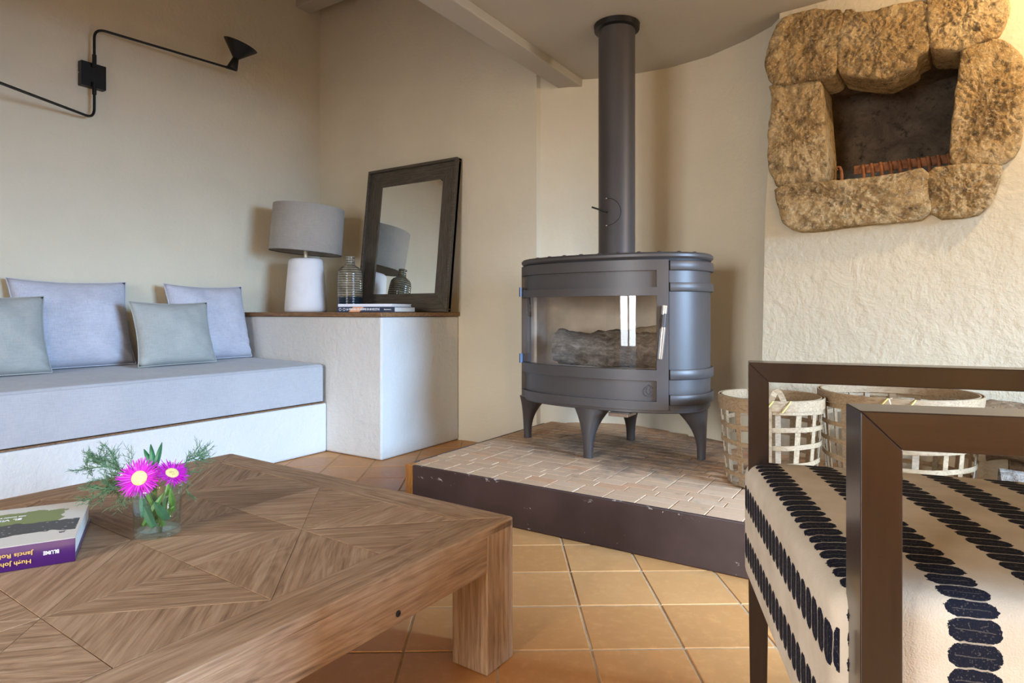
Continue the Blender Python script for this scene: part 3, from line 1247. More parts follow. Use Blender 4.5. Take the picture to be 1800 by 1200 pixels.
# firebox lining, grate floor and ash bed
lin = MB()
shell(lin, DA1 + 2, 360 + DA0 - 2, SL(SB + .03), SL(ST - .02), -.060, -.032, 48)
lin.build('firebox_lining', M['firebrick'], sv_, smooth=True, angle=40)
ring_slab(MB(), SL(.505), SL(.520), -.036, 64).build('firebox_floor', M['stove_iron'], sv_, smooth=True, angle=40)
ring_slab(MB(), SL(.93), SL(.945), -.036, 64).build('baffle', M['firebrick'], sv_, smooth=True, angle=40)
ash = MB()
rr = []
for o_, h in ((-.05, 0), (-.07, .012), (-.10, .024), (-.14, .030), (-.18, .032)):
    pts = arcpts(0, 360, 60, o_)[:-1]
    rr.append([(p[0], p[1], SL(.520) + h + .006 * noise.noise(Vector((p[0] * 30, p[1] * 30, 1)))) for p in pts])
ash.rings(rr)
ash.build('ash_bed', M['ash'], sv_, smooth=True, angle=60)

# door: stiles and rails with two sunk panels and the pane
dr = MB()
GZ0, GZ1 = .560, .868
P1, P2 = (.902, .972), (.430, .516)        # sunk panels (z)
SA0, SA1 = 206.5, 307.5                    # inner edges of the stiles
dO, dI = .012, -.026
shell(dr, DA0, SA0, SL(SB + .003), SL(ST - .002), dI, dO, 6)
shell(dr, SA1, DA1, SL(SB + .003), SL(ST - .002), dI, dO, 6)
for z0, z1 in ((SB + .003, P2[0]), (P2[1], GZ0), (GZ1, P1[0]), (P1[1], ST - .002)):
    shell(dr, SA0, SA1, SL(z0), SL(z1), dI, dO, 40)
do = dr.build('door', M['stove_iron'], sv_, smooth=True, angle=40)
for nm_, (z0, z1) in (('upper_panel', P1), ('lower_panel', P2)):
    p = MB()
    shell(p, SA0, SA1, SL(z0), SL(z1), dI, -.004, 40)
    p.build(nm_, M['stove_iron'], do, smooth=True, angle=40)
gp = MB()
pts = arcpts(SA0, SA1, 48, -.006)
gp.rings([[(p[0], p[1], SL(GZ0 - .004)), (p[0], p[1], SL(GZ1 + .004))] for p in pts], closed=False, cap0=False, cap1=False)
gp.build('door_pane', M['stove_glass'], do, smooth=True, angle=80)
# printed border strip and scale at the foot of the pane
# hinges
for z in (.578, .895):
    x, y = se(R(DA0 + 13), .017)
    MB().tube([(x, y, SL(z - .022)), (x, y, SL(z + .022))], .0105, 12).build('hinge_pin', M['steel_blue'], do, smooth=True, angle=40)
# handle: two bright grips over a dark knuckle
hx, hy = se(R(311.5), .030)
hd = MB().tube([(hx - .014, hy, SL(.608)), (hx - .002, hy, SL(.738))], .0125, 16).build('handle', M['chrome'], do, smooth=True, angle=50)
MB().tube([(hx + .002, hy, SL(.790)), (hx + .005, hy, SL(.826))], .0125, 16).build('handle_tip', M['chrome'], hd, smooth=True, angle=50)
MB().tube([(hx - .003, hy, SL(.732)), (hx + .003, hy, SL(.794))], .0125, 14).build('knuckle', M['stove_iron'], hd, smooth=True, angle=50)
bx_, by_ = se(R(311.5), .005)
MB().tube([(bx_ - .004, by_, SL(.765)), (hx, hy, SL(.765))], .012, 12).build('handle_post', M['stove_iron'], hd, smooth=True)
# round maker's mark: ring with a small flame
ex, ey = se(R(302.5), -.0035)
ex2, ey2 = se(R(302.5), .02)
en = Vector((ex2 - ex, ey2 - ey, 0)).normalized()
et = Vector((-en.y, en.x, 0))
ec = Vector((ex, ey, SL(.470)))
MB().tube([ec + et * .021 * math.cos(2 * PI * i / 28) + Vector((0, 0, .021 * math.sin(2 * PI * i / 28))) for i in range(3, 26)], .0022, 6).build('emblem_ring', M['stove_iron'], do, smooth=True)
MB().tube([ec + et * a + Vector((0, 0, b)) for a, b in ((.0, -.014), (.010, -.003), (.004, .008), (.012, .020), (-.002, .028), (-.008, .012), (-.010, 0), (0, -.014))], .0019, 6).build('emblem_flame', M['stove_iron'], do, smooth=True)
# air slider under the front
MB().box((.10, -.275, SL(SB - .030)), (.19, -.18, SL(SB - .014))).build('air_slider', M['chrome'], sv_, bevel=.003)

# four flared sabre legs at the tips of the oval
for ang, px, py in ((180, 2.030, -.408), (270, 2.505, -.668), (90, 2.515, -.165), (0, 2.950, -.408)):
    foot = Vector((px - SC.x, py - SC.y, 0))
    d_ = foot.normalized()
    tt = Vector((-d_.y, d_.x, 0))
    lg = MB()
    rr = []
    H_ = SL(SB - .010)
    for k in range(13):
        f = k / 12
        z = H_ * f
        flare = f ** 2.6
        w_ = .020 + .062 * flare          # half width across
        dep_ = .018 + .055 * flare        # depth
        out = foot - d_ * (.010 + .012 * f)
        bow = d_ * (.006 * math.sin(PI * f))
        c_ = out + bow - d_ * dep_ * .6
        ring_ = []
        for a in range(16):
            th = 2 * PI * a / 16
            cx_, sx_ = math.cos(th), math.sin(th)
            r1 = math.copysign(abs(cx_) ** .7, cx_) * w_
            r2 = math.copysign(abs(sx_) ** .7, sx_) * dep_ * (1.0 if sx_ < 0 else .9)
            ring_.append(c_ + tt * r1 + d_ * r2 + Vector((0, 0, z)))
        rr.append(ring_)
    lg.rings(rr)
    lg.build('leg', M['stove_iron'], sv_, smooth=True, angle=50)

# flue pipe with damper and ceiling collar
fp = thing('flue_pipe', 'tall dark grey flue pipe rising from stove to ceiling', 'flue pipe', (2.535, -.405, ST + .030))
zt_ = SOF - (ST + .030)
MB().lathe([(.0855, 0), (.0855, .004), (.0845, .006), (.0845, zt_ - .002)], 56).build('pipe', M['stove_iron'], fp, smooth=True, angle=40)
MB().lathe([(.084, zt_ - .030), (.104, zt_ - .026), (.106, zt_ - .002), (.084, zt_ - .001)], 56, cap0=False, cap1=False).build('ceiling_collar', M['metal_black'], fp, smooth=True, angle=40)
ad = math.atan2(-3.119 + .405, 3.706 - 2.535) - .42
dp = Vector((math.cos(ad), math.sin(ad), 0))
dt = Vector((-dp.y, dp.x, 0))
zc = 1.255 - (ST + .030)
# damper: a curved line pressed into the pipe and a pin lever
dl_ = []
for i in range(22):
    th = -PI * .52 + PI * 1.04 * i / 21
    a_ = ad + .062 * math.cos(th) / .083 - .10
    dl_.append(Vector((.0850 * math.cos(a_), .0850 * math.sin(a_), zc + .062 * math.sin(th))))
MB().tube(dl_, .0013, 5).build('damper_line', M['metal_black'], fp, smooth=True)
for pz in (dl_[0], dl_[-1]):
    MB().lathe([(.004, -.002), (.004, .002)], 8, tuple(pz)).build('rivet', M['chrome'], fp)
a_ = ad - .10
p0_ = Vector((.082 * math.cos(a_), .082 * math.sin(a_), zc))
lev = Vector((-.84, -.54, 0)) * .055 + Vector((0, 0, .018)) + Vector((math.cos(a_), math.sin(a_), 0)) * .015
MB().tube([p0_, p0_ + Vector((math.cos(a_), math.sin(a_), 0)) * .018, p0_ + Vector((math.cos(a_), math.sin(a_), 0)) * .018 + lev], .0042, 8).build('damper_lever', M['metal_black'], fp, smooth=True)


def log(name, label, p0, p1, r, mat, seed, group=None, endmat=None, wob=.18, n=28, m=18):
    p0, p1 = Vector(p0), Vector(p1)
    ax = (p1 - p0)
    ln = ax.length
    o = bpy.data.objects.new(name, None)
    COL.objects.link(o)
    o.location = p0
    o.rotation_euler = ax.to_track_quat('X', 'Z').to_euler()
    if label:
        tag(o, label, 'log', group)
    rr = []
    for i in range(n + 1):
        x = ln * i / n
        ring_ = []
        for k in range(m):
            th = 2 * PI * k / m
            q = Vector((x * 9 + seed, math.cos(th) * 1.3, math.sin(th) * 1.3 + seed))
            rad = r * (1 + wob * noise.noise(q) + wob * .7 * noise.noise(q * 3.1))
            ring_.append((x, rad * math.cos(th), rad * math.sin(th)))
        rr.append(ring_)
    MB().rings(rr, cap0=False, cap1=False).build('bark', mat, o, smooth=True, angle=70)
    for x, rg in ((.004, rr[0]), (ln - .004, rr[-1])):
        MB().add([(x, p[1] * .97, p[2] * .97) for p in rg], [tuple(range(m))]).build('cut_end', endmat or M['log_end'], o)
    return o


log('firewood_log', 'grey barked log lying on ash behind the stove glass', (SC.x - .235, SC.y - .10, .632), (SC.x + .25, SC.y - .03, .628), .078, M['bark_grey'], 4.2, wob=.26)
log('firewood_log', 'split pale log leaning at the back of the firebox', (SC.x - .20, SC.y + .10, .62), (SC.x + .24, SC.y + .08, .70), .050, M['log_end'], 8.8, wob=.2)

# ------------------------------------------------------------------ stone surround of the wall niche
STN = {
    'A': [(0.118, 2.097), (0.191, 2.109), (0.286, 2.086), (0.347, 2.058), (0.336, 1.994), (0.324, 1.912), (0.317, 1.812), (0.286, 1.794), (0.215, 1.801), (0.118, 1.803), (0.059, 1.822), (0.037, 1.903), (0.046, 1.991), (0.076, 2.064)],
    'B': [(0.347, 2.058), (0.384, 2.054), (0.403, 2.034), (0.485, 2.027), (0.568, 2.031), (0.628, 2.021), (0.642, 1.982), (0.638, 1.912), (0.645, 1.824), (0.602, 1.811), (0.599, 1.784), (0.568, 1.771), (0.541, 1.761), (0.513, 1.747), (0.471, 1.753), (0.414, 1.774), (0.369, 1.788), (0.324, 1.811), (0.324, 1.912), (0.336, 1.994)],
    'C': [(0.642, 1.982), (0.638, 2.03), (0.674, 2.05), (0.75, 2.038), (0.835, 2.005), (0.888, 1.955), (0.892, 1.91), (0.876, 1.855), (0.856, 1.816), (0.793, 1.813), (0.747, 1.798), (0.706, 1.807), (0.651, 1.821), (0.644, 1.879)],
    'D': [(0.75, 1.798), (0.793, 1.813), (0.859, 1.811), (0.899, 1.768), (0.931, 1.723), (0.935, 1.613), (0.931, 1.468), (0.917, 1.382), (0.87, 1.345), (0.793, 1.352), (0.716, 1.367), (0.712, 1.421), (0.719, 1.528), (0.731, 1.633), (0.741, 1.731)],
    'E': [(0.05, 1.819), (0.134, 1.801), (0.231, 1.799), (0.259, 1.787), (0.263, 1.713), (0.272, 1.583), (0.282, 1.453), (0.277, 1.356), (0.175, 1.355), (0.08, 1.353), (0.059, 1.414), (0.037, 1.471), (0.046, 1.623), (0.063, 1.736), (0.05, 1.783)],
    'F': [(0.08, 1.353), (0.175, 1.355), (0.277, 1.353), (0.369, 1.347), (0.443, 1.347), (0.513, 1.347), (0.582, 1.355), (0.638, 1.357), (0.642, 1.275), (0.648, 1.161), (0.513, 1.16), (0.369, 1.156), (0.255, 1.144), (0.159, 1.151), (0.109, 1.204), (0.088, 1.286)],
    'G': [(0.642, 1.357), (0.731, 1.361), (0.793, 1.352), (0.87, 1.345), (0.865, 1.294), (0.85, 1.236), (0.823, 1.187), (0.793, 1.159), (0.651, 1.16), (0.644, 1.275)]}
sr = thing('stone_surround', 'rough ochre stone surround framing the square niche in the plaster wall', 'stone frame', nw(.5, 1.15))
so_ = Vector(sr.location)
for key, poly in STN.items():
    out = {'F': .058, 'G': .050, 'A': .036, 'B': .034, 'C': .036, 'D': .024, 'E': .022}[key]
    pl = resample(chaikin(poly, 1), 200)
    cxm = sum(p[0] for p in pl) / len(pl)
    czm = sum(p[1] for p in pl) / len(pl)
    mb = MB()
    rr = []
    prof = [(1.0, -.20), (1.0, -.10), (1.0, 0), (1.0, .40), (.995, .75), (.965, .93), (.89, 1.0)] + [(.89 * k / 30, 1.0) for k in range(29, -1, -1)]
    for f, h in prof:
        ring_ = []
        for (s_, z_) in pl:
            ds, dz = s_ - cxm, z_ - czm
            # inset by a fixed width rather than by ratio so long stones keep square shoulders
            if f < 1:
                l = math.hypot(ds, dz)
                ins = (1 - f) * (.12 if f > .88 else l)
                k = max(0.0, 1 - ins / max(l, 1e-6)) if f > .88 else f * (1 - .0132 / max(l, .05)) / 1.0
            else:
                k = 1.0
            a, b = cxm + ds * k * 1.025, czm + dz * k * 1.025
            d_ = h * out if h > 0 else h
            q = Vector((a * 9, b * 9, hash(key) % 97 if False else ord(key)))
            if h > 0:
                d_ += (noise.noise(q) * .012 + noise.noise(q * 2.7) * .008 + noise.noise(q * 6.5) * .008 + noise.noise(q * 13) * .005 + noise.noise(q * 26) * .003) * min(1, h)
                a += noise.noise(q * 1.9 + Vector((5, 0, 0))) * .007
                b += noise.noise(q * 1.9 + Vector((0, 7, 0))) * .007
            ring_.append(nw(a, b, d_) - so_)
        rr.append(ring_)
    mb.rings(rr, cap0=False, cap1=False)
    mb.build('stone', M['ochre_stone'], sr, smooth=True, angle=75)
# mortar filling between and behind the stones
mo = MB()
for a, b in (((.10, 1.22), (.255, 2.02)), ((.745, 1.24), (.84, 1.93)), ((.255, 1.22), (.745, 1.325)), ((.255, 1.84), (.745, 1.99))):
    q = [nw(a[0], a[1], .014) - so_, nw(b[0], a[1], .014) - so_, nw(b[0], b[1], .014) - so_, nw(a[0], b[1], .014) - so_,
         nw(a[0], a[1], -.10) - so_, nw(b[0], a[1], -.10) - so_, nw(b[0], b[1], -.10) - so_, nw(a[0], b[1], -.10) - so_]
    mo.add(q, [(0, 1, 2, 3), (7, 6, 5, 4), (0, 4, 5, 1), (1, 5, 6, 2), (2, 6, 7, 3), (3, 7, 4, 0)])
mo.build('mortar_bed', M['ochre_stone'], sr)

# rusty grate on the niche floor
g0 = nw(.285, 1.358, -.13)
gr = thing('fire_grate', 'rusty iron basket grate with curled bars lying inside the stone niche', 'grate', g0)


def gw(s, z, d):
    return ND * s + NO * d + Vector((0, 0, z))


gb = MB()
for d_ in (0, -.05):
    a, b = gw(.02, .0, d_), gw(.44, .0, d_)
    gb.tube([a, b], .006, 6)
gb.build('base_rail', M['rust'], gr, smooth=True)
pl_ = MB()
q = []
for (s_, z_) in ((.075, .048), (.44, .048), (.44, .085), (.075, .085)):
    q.append(gw(s_, z_, -.035))
q += [p + NO * .008 for p in q]
pl_.add(q, [(3, 2, 1, 0), (4, 5, 6, 7), (0, 1, 5, 4), (1, 2, 6, 5), (2, 3, 7, 6), (3, 0, 4, 7)])
pl_.build('back_bar', M['rust'], gr)
for k in range(10):
    s_ = .115 + .034 * k
    MB().tube([gw(s_, 0, -.005), gw(s_ + .001, .03, .0), gw(s_ - .002, .060, -.004), gw(s_ - .006, .082, -.016), gw(s_ - .010, .083, -.030)], [.007, .0065, .0065, .006, .006], 8).build('grate_bar', M['rust'], gr, smooth=True)
MB().tube([gw(.028, 0, 0), gw(.031, .038, 0), gw(.029, .067, 0), gw(.023, .083, 0), gw(.014, .085, 0), gw(.009, .076, 0), gw(.015, .070, 0)], [.007, .007, .006, .005, .0045, .004, .0035], 8).build('scroll_bar', M['rust'], gr, smooth=True)

# ------------------------------------------------------------------ bamboo baskets


def basket(label, loc, rt, rb, h, nsl, nring, seed, handles):
    rnd = random.Random(seed)
    t_ = thing('bamboo_basket', label, 'basket', loc, 0, 'bamboo baskets on the hearth')

    def rad(z):
        f = z / h
        return rb + (rt - rb) * (f ** .75)
    # upright slats
    for k in range(nsl):
        th = 2 * PI * k / nsl + rnd.uniform(-.05, .05)
        tw = rnd.uniform(-.04, .04)
        pts, nr = [], []
        for i in range(9):
            z = h * (.02 + .95 * i / 8)
            a = th + tw * i / 8
            pts.append((rad(z) * math.cos(a), rad(z) * math.sin(a), z))
            nr.append((math.cos(a), math.sin(a), 0))
        pts.insert(0, (.80 * rb * math.cos(th), .80 * rb * math.sin(th), .006))
        nr.insert(0, (0, 0, -1) if False else (math.cos(th) * .3, math.sin(th) * .3, -1))
        MB().strip(pts, nr, rnd.uniform(.017, .024), .0022).build('slat', M['slat'] if k % 3 else M['slat_grey'], t_)
    # hoops
    zs = [h * (.13 + .74 * i / (nring - 1)) for i in range(nring)]
    for i, z0 in enumerate(zs):
        pts, nr = [], []
        for k in range(57):
            a = 2 * PI * k / 56
            rr_ = rad(z0) + .0045 + .002 * math.sin(a * nsl / 2 + i * PI)
            pts.append((rr_ * math.cos(a), rr_ * math.sin(a), z0 + .003 * math.sin(a * 2 + i)))
            nr.append((math.cos(a), math.sin(a), 0))
        MB().strip(pts, nr, .0165, .0026).build('hoop', M['slat'], t_, smooth=True)
    # double rim
    for s_ in (1, -1):
        pts, nr = [], []
        for k in range(65):
            a = 2 * PI * k / 64
            rr_ = rt + s_ * .0055
            pts.append((rr_ * math.cos(a), rr_ * math.sin(a), h - .018))
            nr.append((math.cos(a), math.sin(a), 0))
        MB().strip(pts, nr, .036, .0045).build('rim', M['slat'], t_, smooth=True)
    # base weave
    bb = MB()
    for k in range(-3, 4):
        y = k * rb / 4
        ln = math.sqrt(max(0, rb * rb - y * y)) * .96
        bb.box((-ln, y - .012, .004), (ln, y + .012, .006)).box((y - .012, -ln, .006), (y + .012, ln, .008))
    bb.build('base', M['slat_grey'], t_)
    rg = [(rb * .98 * math.cos(2 * PI * k / 40), rb * .98 * math.sin(2 * PI * k / 40), .006) for k in range(41)]
    MB().tube(rg, .005, 6, False).build('base_hoop', M['slat_grey'], t_, smooth=True)
    # handles: a band bent over the rim with yellow ties
    for (a0, hh) in handles:
        pts, nr = [], []
        for i in range(13):
            f = i / 12
            lift = math.sin(PI * f)
            ang = a0 + (.06 if f < .5 else -.06) * (1 - lift)
            rr_ = rt + .010 - .05 * lift * 0 - (.012 if f > .5 else 0)
            z = h * .35 + (h * .60) * min(1, f * 3) if f < .34 else (h * .95 + hh * math.sin(PI * (f - .34) / .66))
            a = a0 + (0 if f < .34 else .30 * (f - .34) / .66)
            pts.append((rr_ * math.cos(a), rr_ * math.sin(a), z))
            nr.append((math.cos(a), math.sin(a), .0))
        MB().strip(pts, nr, .019, .0028).build('handle', M['slat'], t_)
        for da in (.0, .30):
            a = a0 + da
            p = Vector((rt * math.cos(a), rt * math.sin(a), h - .018))
            e = Vector((-math.sin(a), math.cos(a), 0))
            n_ = Vector((math.cos(a), math.sin(a), 0))
            MB().tube([p - e * .014 + n_ * .012 + Vector((0, 0, -.020)), p + n_ * .016, p + e * .014 + n_ * .010 + Vector((0, 0, .018)), p + e * .016 - n_ * .012 + Vector((0, 0, .014))], .0024, 6).build('tie', M['tie'], t_, smooth=True)
    return t_


camang = math.atan2(-3.119 + .604, 3.706 - 3.25)
basket('narrow open-weave bamboo basket standing beside the stove leg', (3.250, -.640, PH + .001), .177, .150, .326, 15, 5, 3, [(camang - .02, .050), (camang + PI + .1, .050)])
camang2 = math.atan2(-3.119 + .293, 3.706 - 3.64)
basket('wide open-weave bamboo basket standing next to the firewood', (3.646, -.430, PH + .001), .254, .224, .345, 19, 5, 11, [(camang2 - .15, .012), (camang2 + PI + .1, .012)])

# firewood heap against the wall
wood_grp = 'firewood heap by the baskets'
log('firewood_log', 'grey weathered log at the bottom of the firewood heap, pale ring round its end', (3.93, -.60, PH + .073), (4.62, -.60, PH + .073), .062, M['bark_grey'], 2.0, wood_grp, M['bark_grey'], .12)
log('firewood_log', 'dark log lying at the back of the firewood heap by the wall', (3.98, -.34, PH + .096), (4.66, -.38, PH + .096), .080, M['bark_brown'], 5.0, wood_grp, None, .15)
log('firewood_log', 'shaggy brown barked log lying on top of the firewood heap', (3.90, -.46, PH + .225), (4.66, -.50, PH + .275), .095, M['bark_brown'], 7.0, wood_grp, M['bark_brown'], .30)
log('firewood_log', 'thin split log crossing the top of the firewood heap', (4.03, -.28, PH + .215), (4.60, -.30, PH + .25), .045, M['bark_grey'], 3.0, wood_grp, None, .2)

# ------------------------------------------------------------------ coffee table with parquet top
TZ = .325
tb = thing('coffee_table', 'square low reclaimed-oak coffee table with diagonal parquet top', 'coffee table', (2.330, -2.452, 0), R(-1.6))
TH = .573        # half side
LG = .100
AP = .098
for sx in (1, -1):
    for sy in (1, -1):
        o = MB().box((0, -LG / 2, -LG / 2), (TZ - .003, LG / 2, LG / 2)).build('leg', M['oak_weathered'], tb, bevel=.003)
        o.rotation_euler = (0, -PI / 2, 0)
        o.location = (sx * (TH - LG / 2), sy * (TH - LG / 2), 0)
for k in range(4):
    o = MB().box((-TH + LG, -.02, TZ - AP), (TH - LG, .02, TZ - .012)).build('apron', M['oak_weathered'], tb, bevel=.002)
    o.rotation_euler = (0, 0, k * PI / 2)
    v_ = Matrix.Rotation(k * PI / 2, 4, 'Z') @ Vector((0, -TH + .0205, 0))
    o.location = v_
BW = .092
# border planks, mitred
for k in range(4):
    pts = [(-TH, -TH), (TH, -TH), (TH - BW, -TH + BW), (-TH + BW, -TH + BW)]
    o = MB().prism([(x, y) for x, y in pts], TZ - .022, TZ).build('border_plank', M['oak_weathered'], tb, bevel=.003)
    o.rotation_euler = (0, 0, k * PI / 2)
MB().box((-TH + .02, -TH + .02, TZ - .030), (TH - .02, TH - .02, TZ - .014)).build('sub_top', M['oak_dark'], tb)
IN = TH - BW
mod = IN            # module side (two per side)
gap = .0006
pal = ['oak_weathered', 'oak_dark', 'oak_light', 'oak_weathered', 'oak_weathered', 'oak_light']
rnd = random.Random(5)
for mx in (-1, 0):
    for my in (-1, 0):
        ox, oy = mx * mod, my * mod
        c_ = (ox + mod / 2, oy + mod / 2)
        cor = [(ox, oy), (ox + mod, oy), (ox + mod, oy + mod), (ox, oy + mod)]
        mids = [((cor[i][0] + cor[(i + 1) % 4][0]) / 2, (cor[i][1] + cor[(i + 1) % 4][1]) / 2) for i in range(4)]
        tris = []
        for i in range(4):
            a, b = cor[i], cor[(i + 1) % 4]
            tris.append((c_, a, mids[i], i * 90 + 45 + 0))
            tris.append((c_, mids[i], b, i * 90 + 135))
        for (p, q_, r_, gd) in tris:
            gx, gy = (p[0] + q_[0] + r_[0]) / 3, (p[1] + q_[1] + r_[1]) / 3
            sh_ = []
            for (x, y) in (p, q_, r_):
                dx, dy = x - gx, y - gy
                l = math.hypot(dx, dy)
                k = 1 - gap * 1.6 / l
                sh_.append((dx * k, dy * k))
            gdir = R(gd + rnd.choice((0, 0, 90, 45)))
            ca, sa = math.cos(-gdir), math.sin(-gdir)
            loc_ = [(x * ca - y * sa, x * sa + y * ca) for x, y in sh_]
            o = MB().prism(loc_, -.018, 0).build('parquet_piece', M[rnd.choice(pal)], tb, bevel=.0005, seg=1)
            o.location = (gx, gy, TZ - rnd.uniform(.0002, .0009))
            o.rotation_euler = (0, 0, gdir)
MB().lathe([(.006, 0), (.006, .001), (.003, .001), (.003, -.002)], 14).xform(Matrix.Translation((TH, .20, TZ - .078)) @ Matrix.Rotation(PI / 2, 4, 'Y')).build('plug', M['metal_black'], tb, smooth=True)

# atlas on the table: local x along the spine to its head at the right, y away from the spine
TT = TZ + .0005
bk = thing('book', 'thick purple-spined wine atlas with green and black cover on the coffee table', 'book', (2.361, -2.569, TT), math.atan2(.88, .475))
bl, bw_, bt = .37, .275, .045
cvm = MB().box((-bl, 0, bt - .003), (0, bw_, bt))
cvo = cvm.build('front_cover', M['atlas_cover'], bk, bevel=.0008)
sp_ = MB()
prof = []
for i in range(9):
    a = i / 8
    prof.append((-.004 * math.sin(PI * a), .0005 + (bt - .001) * a))
rr = [[(x, y + .0, z) for y, z in prof] + [(x, .004, z) for y, z in reversed(prof)] for x in (-bl, 0)]
sp_.rings(rr)
sp_.build('spine', M['purple_cover'], bk, smooth=True, angle=50)
MB().box((-bl, 0, 0), (0, bw_, .003)).build('back_cover', M['purple_cover'], bk, bevel=.0008)
MB().box((-bl + .004, .004, .003), (-.004, bw_ - .005, bt - .003)).build('page_block', M['pages'], bk)
# spine lettering stands upside down for someone facing the spine
put_text('BLUME', .0095, M['white_ink'], bk, (-.024, -.0052, .026), (PI / 2, PI, 0), True, .024)
put_text('Jancis Robinson', .0105, M['gold_ink'], bk, (-.064, -.0050, .0300), (PI / 2, PI, 0), True, .080)
put_text('Hugh Johnson', .0105, M['gold_ink'], bk, (-.066, -.0050, .0150), (PI / 2, PI, 0), True, .068)
for (tx, s_, x_, y_, sz_, m_) in (('EL VINO', 'x', -.110, .185, .016, 'white_ink'), ('Atlas mundial de', 'x', -.106, .205, .007, 'white_ink'), ('NUEVA', 'x', -.235, .185, .012, 'white_ink'), ('JR', 'x', -.022, .050, .012, 'dark_ink')):
    put_text(tx, sz_, M[m_], bk, (x_, y_, bt + .0003), (0, 0, PI), True)

# tumbler with flowers
GX, GY = 2.337, -2.402
gl = thing('glass_tumbler', 'clear glass tumbler of water holding flowers on the coffee table', 'glass', (GX, GY, TT))
MB().lathe([(.0435, 0), (.0455, .003), (.0485, .098), (.0480, .100), (.0470, .098), (.0435, .014), (.040, .011), (.001, .011)], 48, cap0=True, cap1=False).build('tumbler', M['tumbler_glass'], gl, smooth=True, angle=40)
MB().lathe([(.0395, .0115), (.0430, .0145), (.0457, .070), (.001, .0702)], 48, cap0=True, cap1=False).build('water', M['water'], gl, smooth=True, angle=60)


def flower(label, c, nrm, rr_, seed, stem):
    rnd_ = random.Random(seed)
    c = Vector(c)
    t_ = thing('flower', label, 'flower', (GX, GY, TT + .012))
    b0 = Vector(t_.location)
    n_ = Vector(nrm).normalized()
    a_ = n_.orthogonal().normalized()
    b_ = n_.cross(a_)
    pt = MB()
    pt2 = MB()
    for k in range(120):
        th = 2 * PI * k / 120 + rnd_.uniform(-.04, .04)
        d_ = a_ * math.cos(th) + b_ * math.sin(th)
        s_ = n_.cross(d_)
        ln = rr_ * rnd_.uniform(.78, 1.05)
        lift = rnd_.uniform(-.10, .45)
        w_ = rr_ * .034
        tgt = pt if k % 4 else pt2
        q = [c + d_ * rr_ * .30 - b0, c + d_ * ln * .7 + n_ * ln * .30 * lift - b0, c + d_ * ln + n_ * ln * .55 * lift * (1 if rnd_.random() > .3 else -.4) - b0]
        ws = [w_ * .8, w_, w_ * .35]
        rg = [[p + s_ * w2, p + n_ * w2 * .35, p - s_ * w2, p - n_ * w2 * .35] for p, w2 in zip(q, ws)]
        tgt.rings(rg)
    o = pt.build('petals', M['petal'], t_)
    o['kind'] = 'stuff'
    o = pt2.build('petals', M['petal_pale'], t_)
    o['kind'] = 'stuff'
    rg = []
    for (rad_, h_) in ((.36, -.02), (.36, .05), (.28, .12), (.15, .13), (.04, .12)):
        rg.append([c - b0 + (a_ * math.cos(2 * PI * i / 22) + b_ * math.sin(2 * PI * i / 22)) * rr_ * rad_ + n_ * rr_ * h_ for i in range(22)])
    MB().rings(rg).build('flower_centre', M['pollen'], t_, smooth=True)
    pts = [Vector(p) - b0 for p in stem] + [c - n_ * .008 - b0]
    MB().tube(pts, [.0045] * len(pts), 8).build('stem', M['leaf_light'], t_, smooth=True)
    cal = [c - b0 - n_ * .020, c - b0 - n_ * .010, c - b0 - n_ * .001]
    MB().tube(cal, [.004, .009, .011], 12).build('calyx', M['leaf_light'], t_, smooth=True)
    return t_


tocam = Vector((3.706 - GX, -3.119 - GY, .30)).normalized()
f1 = Vector((2.322, -2.432, .4475))
f2 = Vector((2.357, -2.382, .452))
flower('open magenta many-rayed flower facing outward, the larger bloom in the tumbler', f1, tocam + Vector((-.25, -.2, .15)), .043, 2, [(GX + .012, GY + .008, TT + .016), (GX + .004, GY - .008, TT + .055), (2.322, -2.424, .425)])
flower('magenta flower seen from the side, the smaller bloom in the tumbler', f2, Vector((.25, .25, .85)) + tocam * .55, .037, 9, [(GX - .012, GY - .012, TT + .016), (GX + .006, GY + .010, TT + .055), (2.354, -2.388, .430)])


def leaf_blade(mb, p0, p1, w, bend):
    p0, p1 = Vector(p0), Vector(p1)
    ax = (p1 - p0).normalized()
    sd = ax.cross(Vector((tocam.x, tocam.y, tocam.z))).normalized()
    nn_ = sd.cross(ax)
    rg = []
    for i in range(9):
        f = i / 8
        p = p0.lerp(p1, f) + nn_ * bend * math.sin(PI * f)
        ww = w * (math.sin(PI * (.18 + .80 * f)) ** .8) * (1 if f < .85 else 1)
        rg.append([p + sd * ww, p + nn_ * ww * .7, p - sd * ww, p - nn_ * ww * .5])
    mb.rings(rg)


sg = thing('succulent_sprig', 'upright green succulent sprig with three pointed leaves in the tumbler', 'sprig', (GX, GY, TT + .012))
b0 = Vector(sg.location)
base_ = Vector((2.300, -2.390, .452))
for (ex_, w_) in ((Vector((2.272, -2.398, .497)), .0058), (Vector((2.281, -2.388, .507)), .0060), (Vector((2.296, -2.371, .510)), .0055)):
    mb = MB()
    leaf_blade(mb, base_ - b0, ex_ - b0, w_, .004)
    mb.build('leaf', M['leaf'], sg, smooth=True)
MB().tube([(0, .006, 0), Vector((2.318, -2.398, .40)) - b0, base_ - b0 + Vector((0, 0, .006))], .004, 8).build('stem', M['leaf_light'], sg, smooth=True)
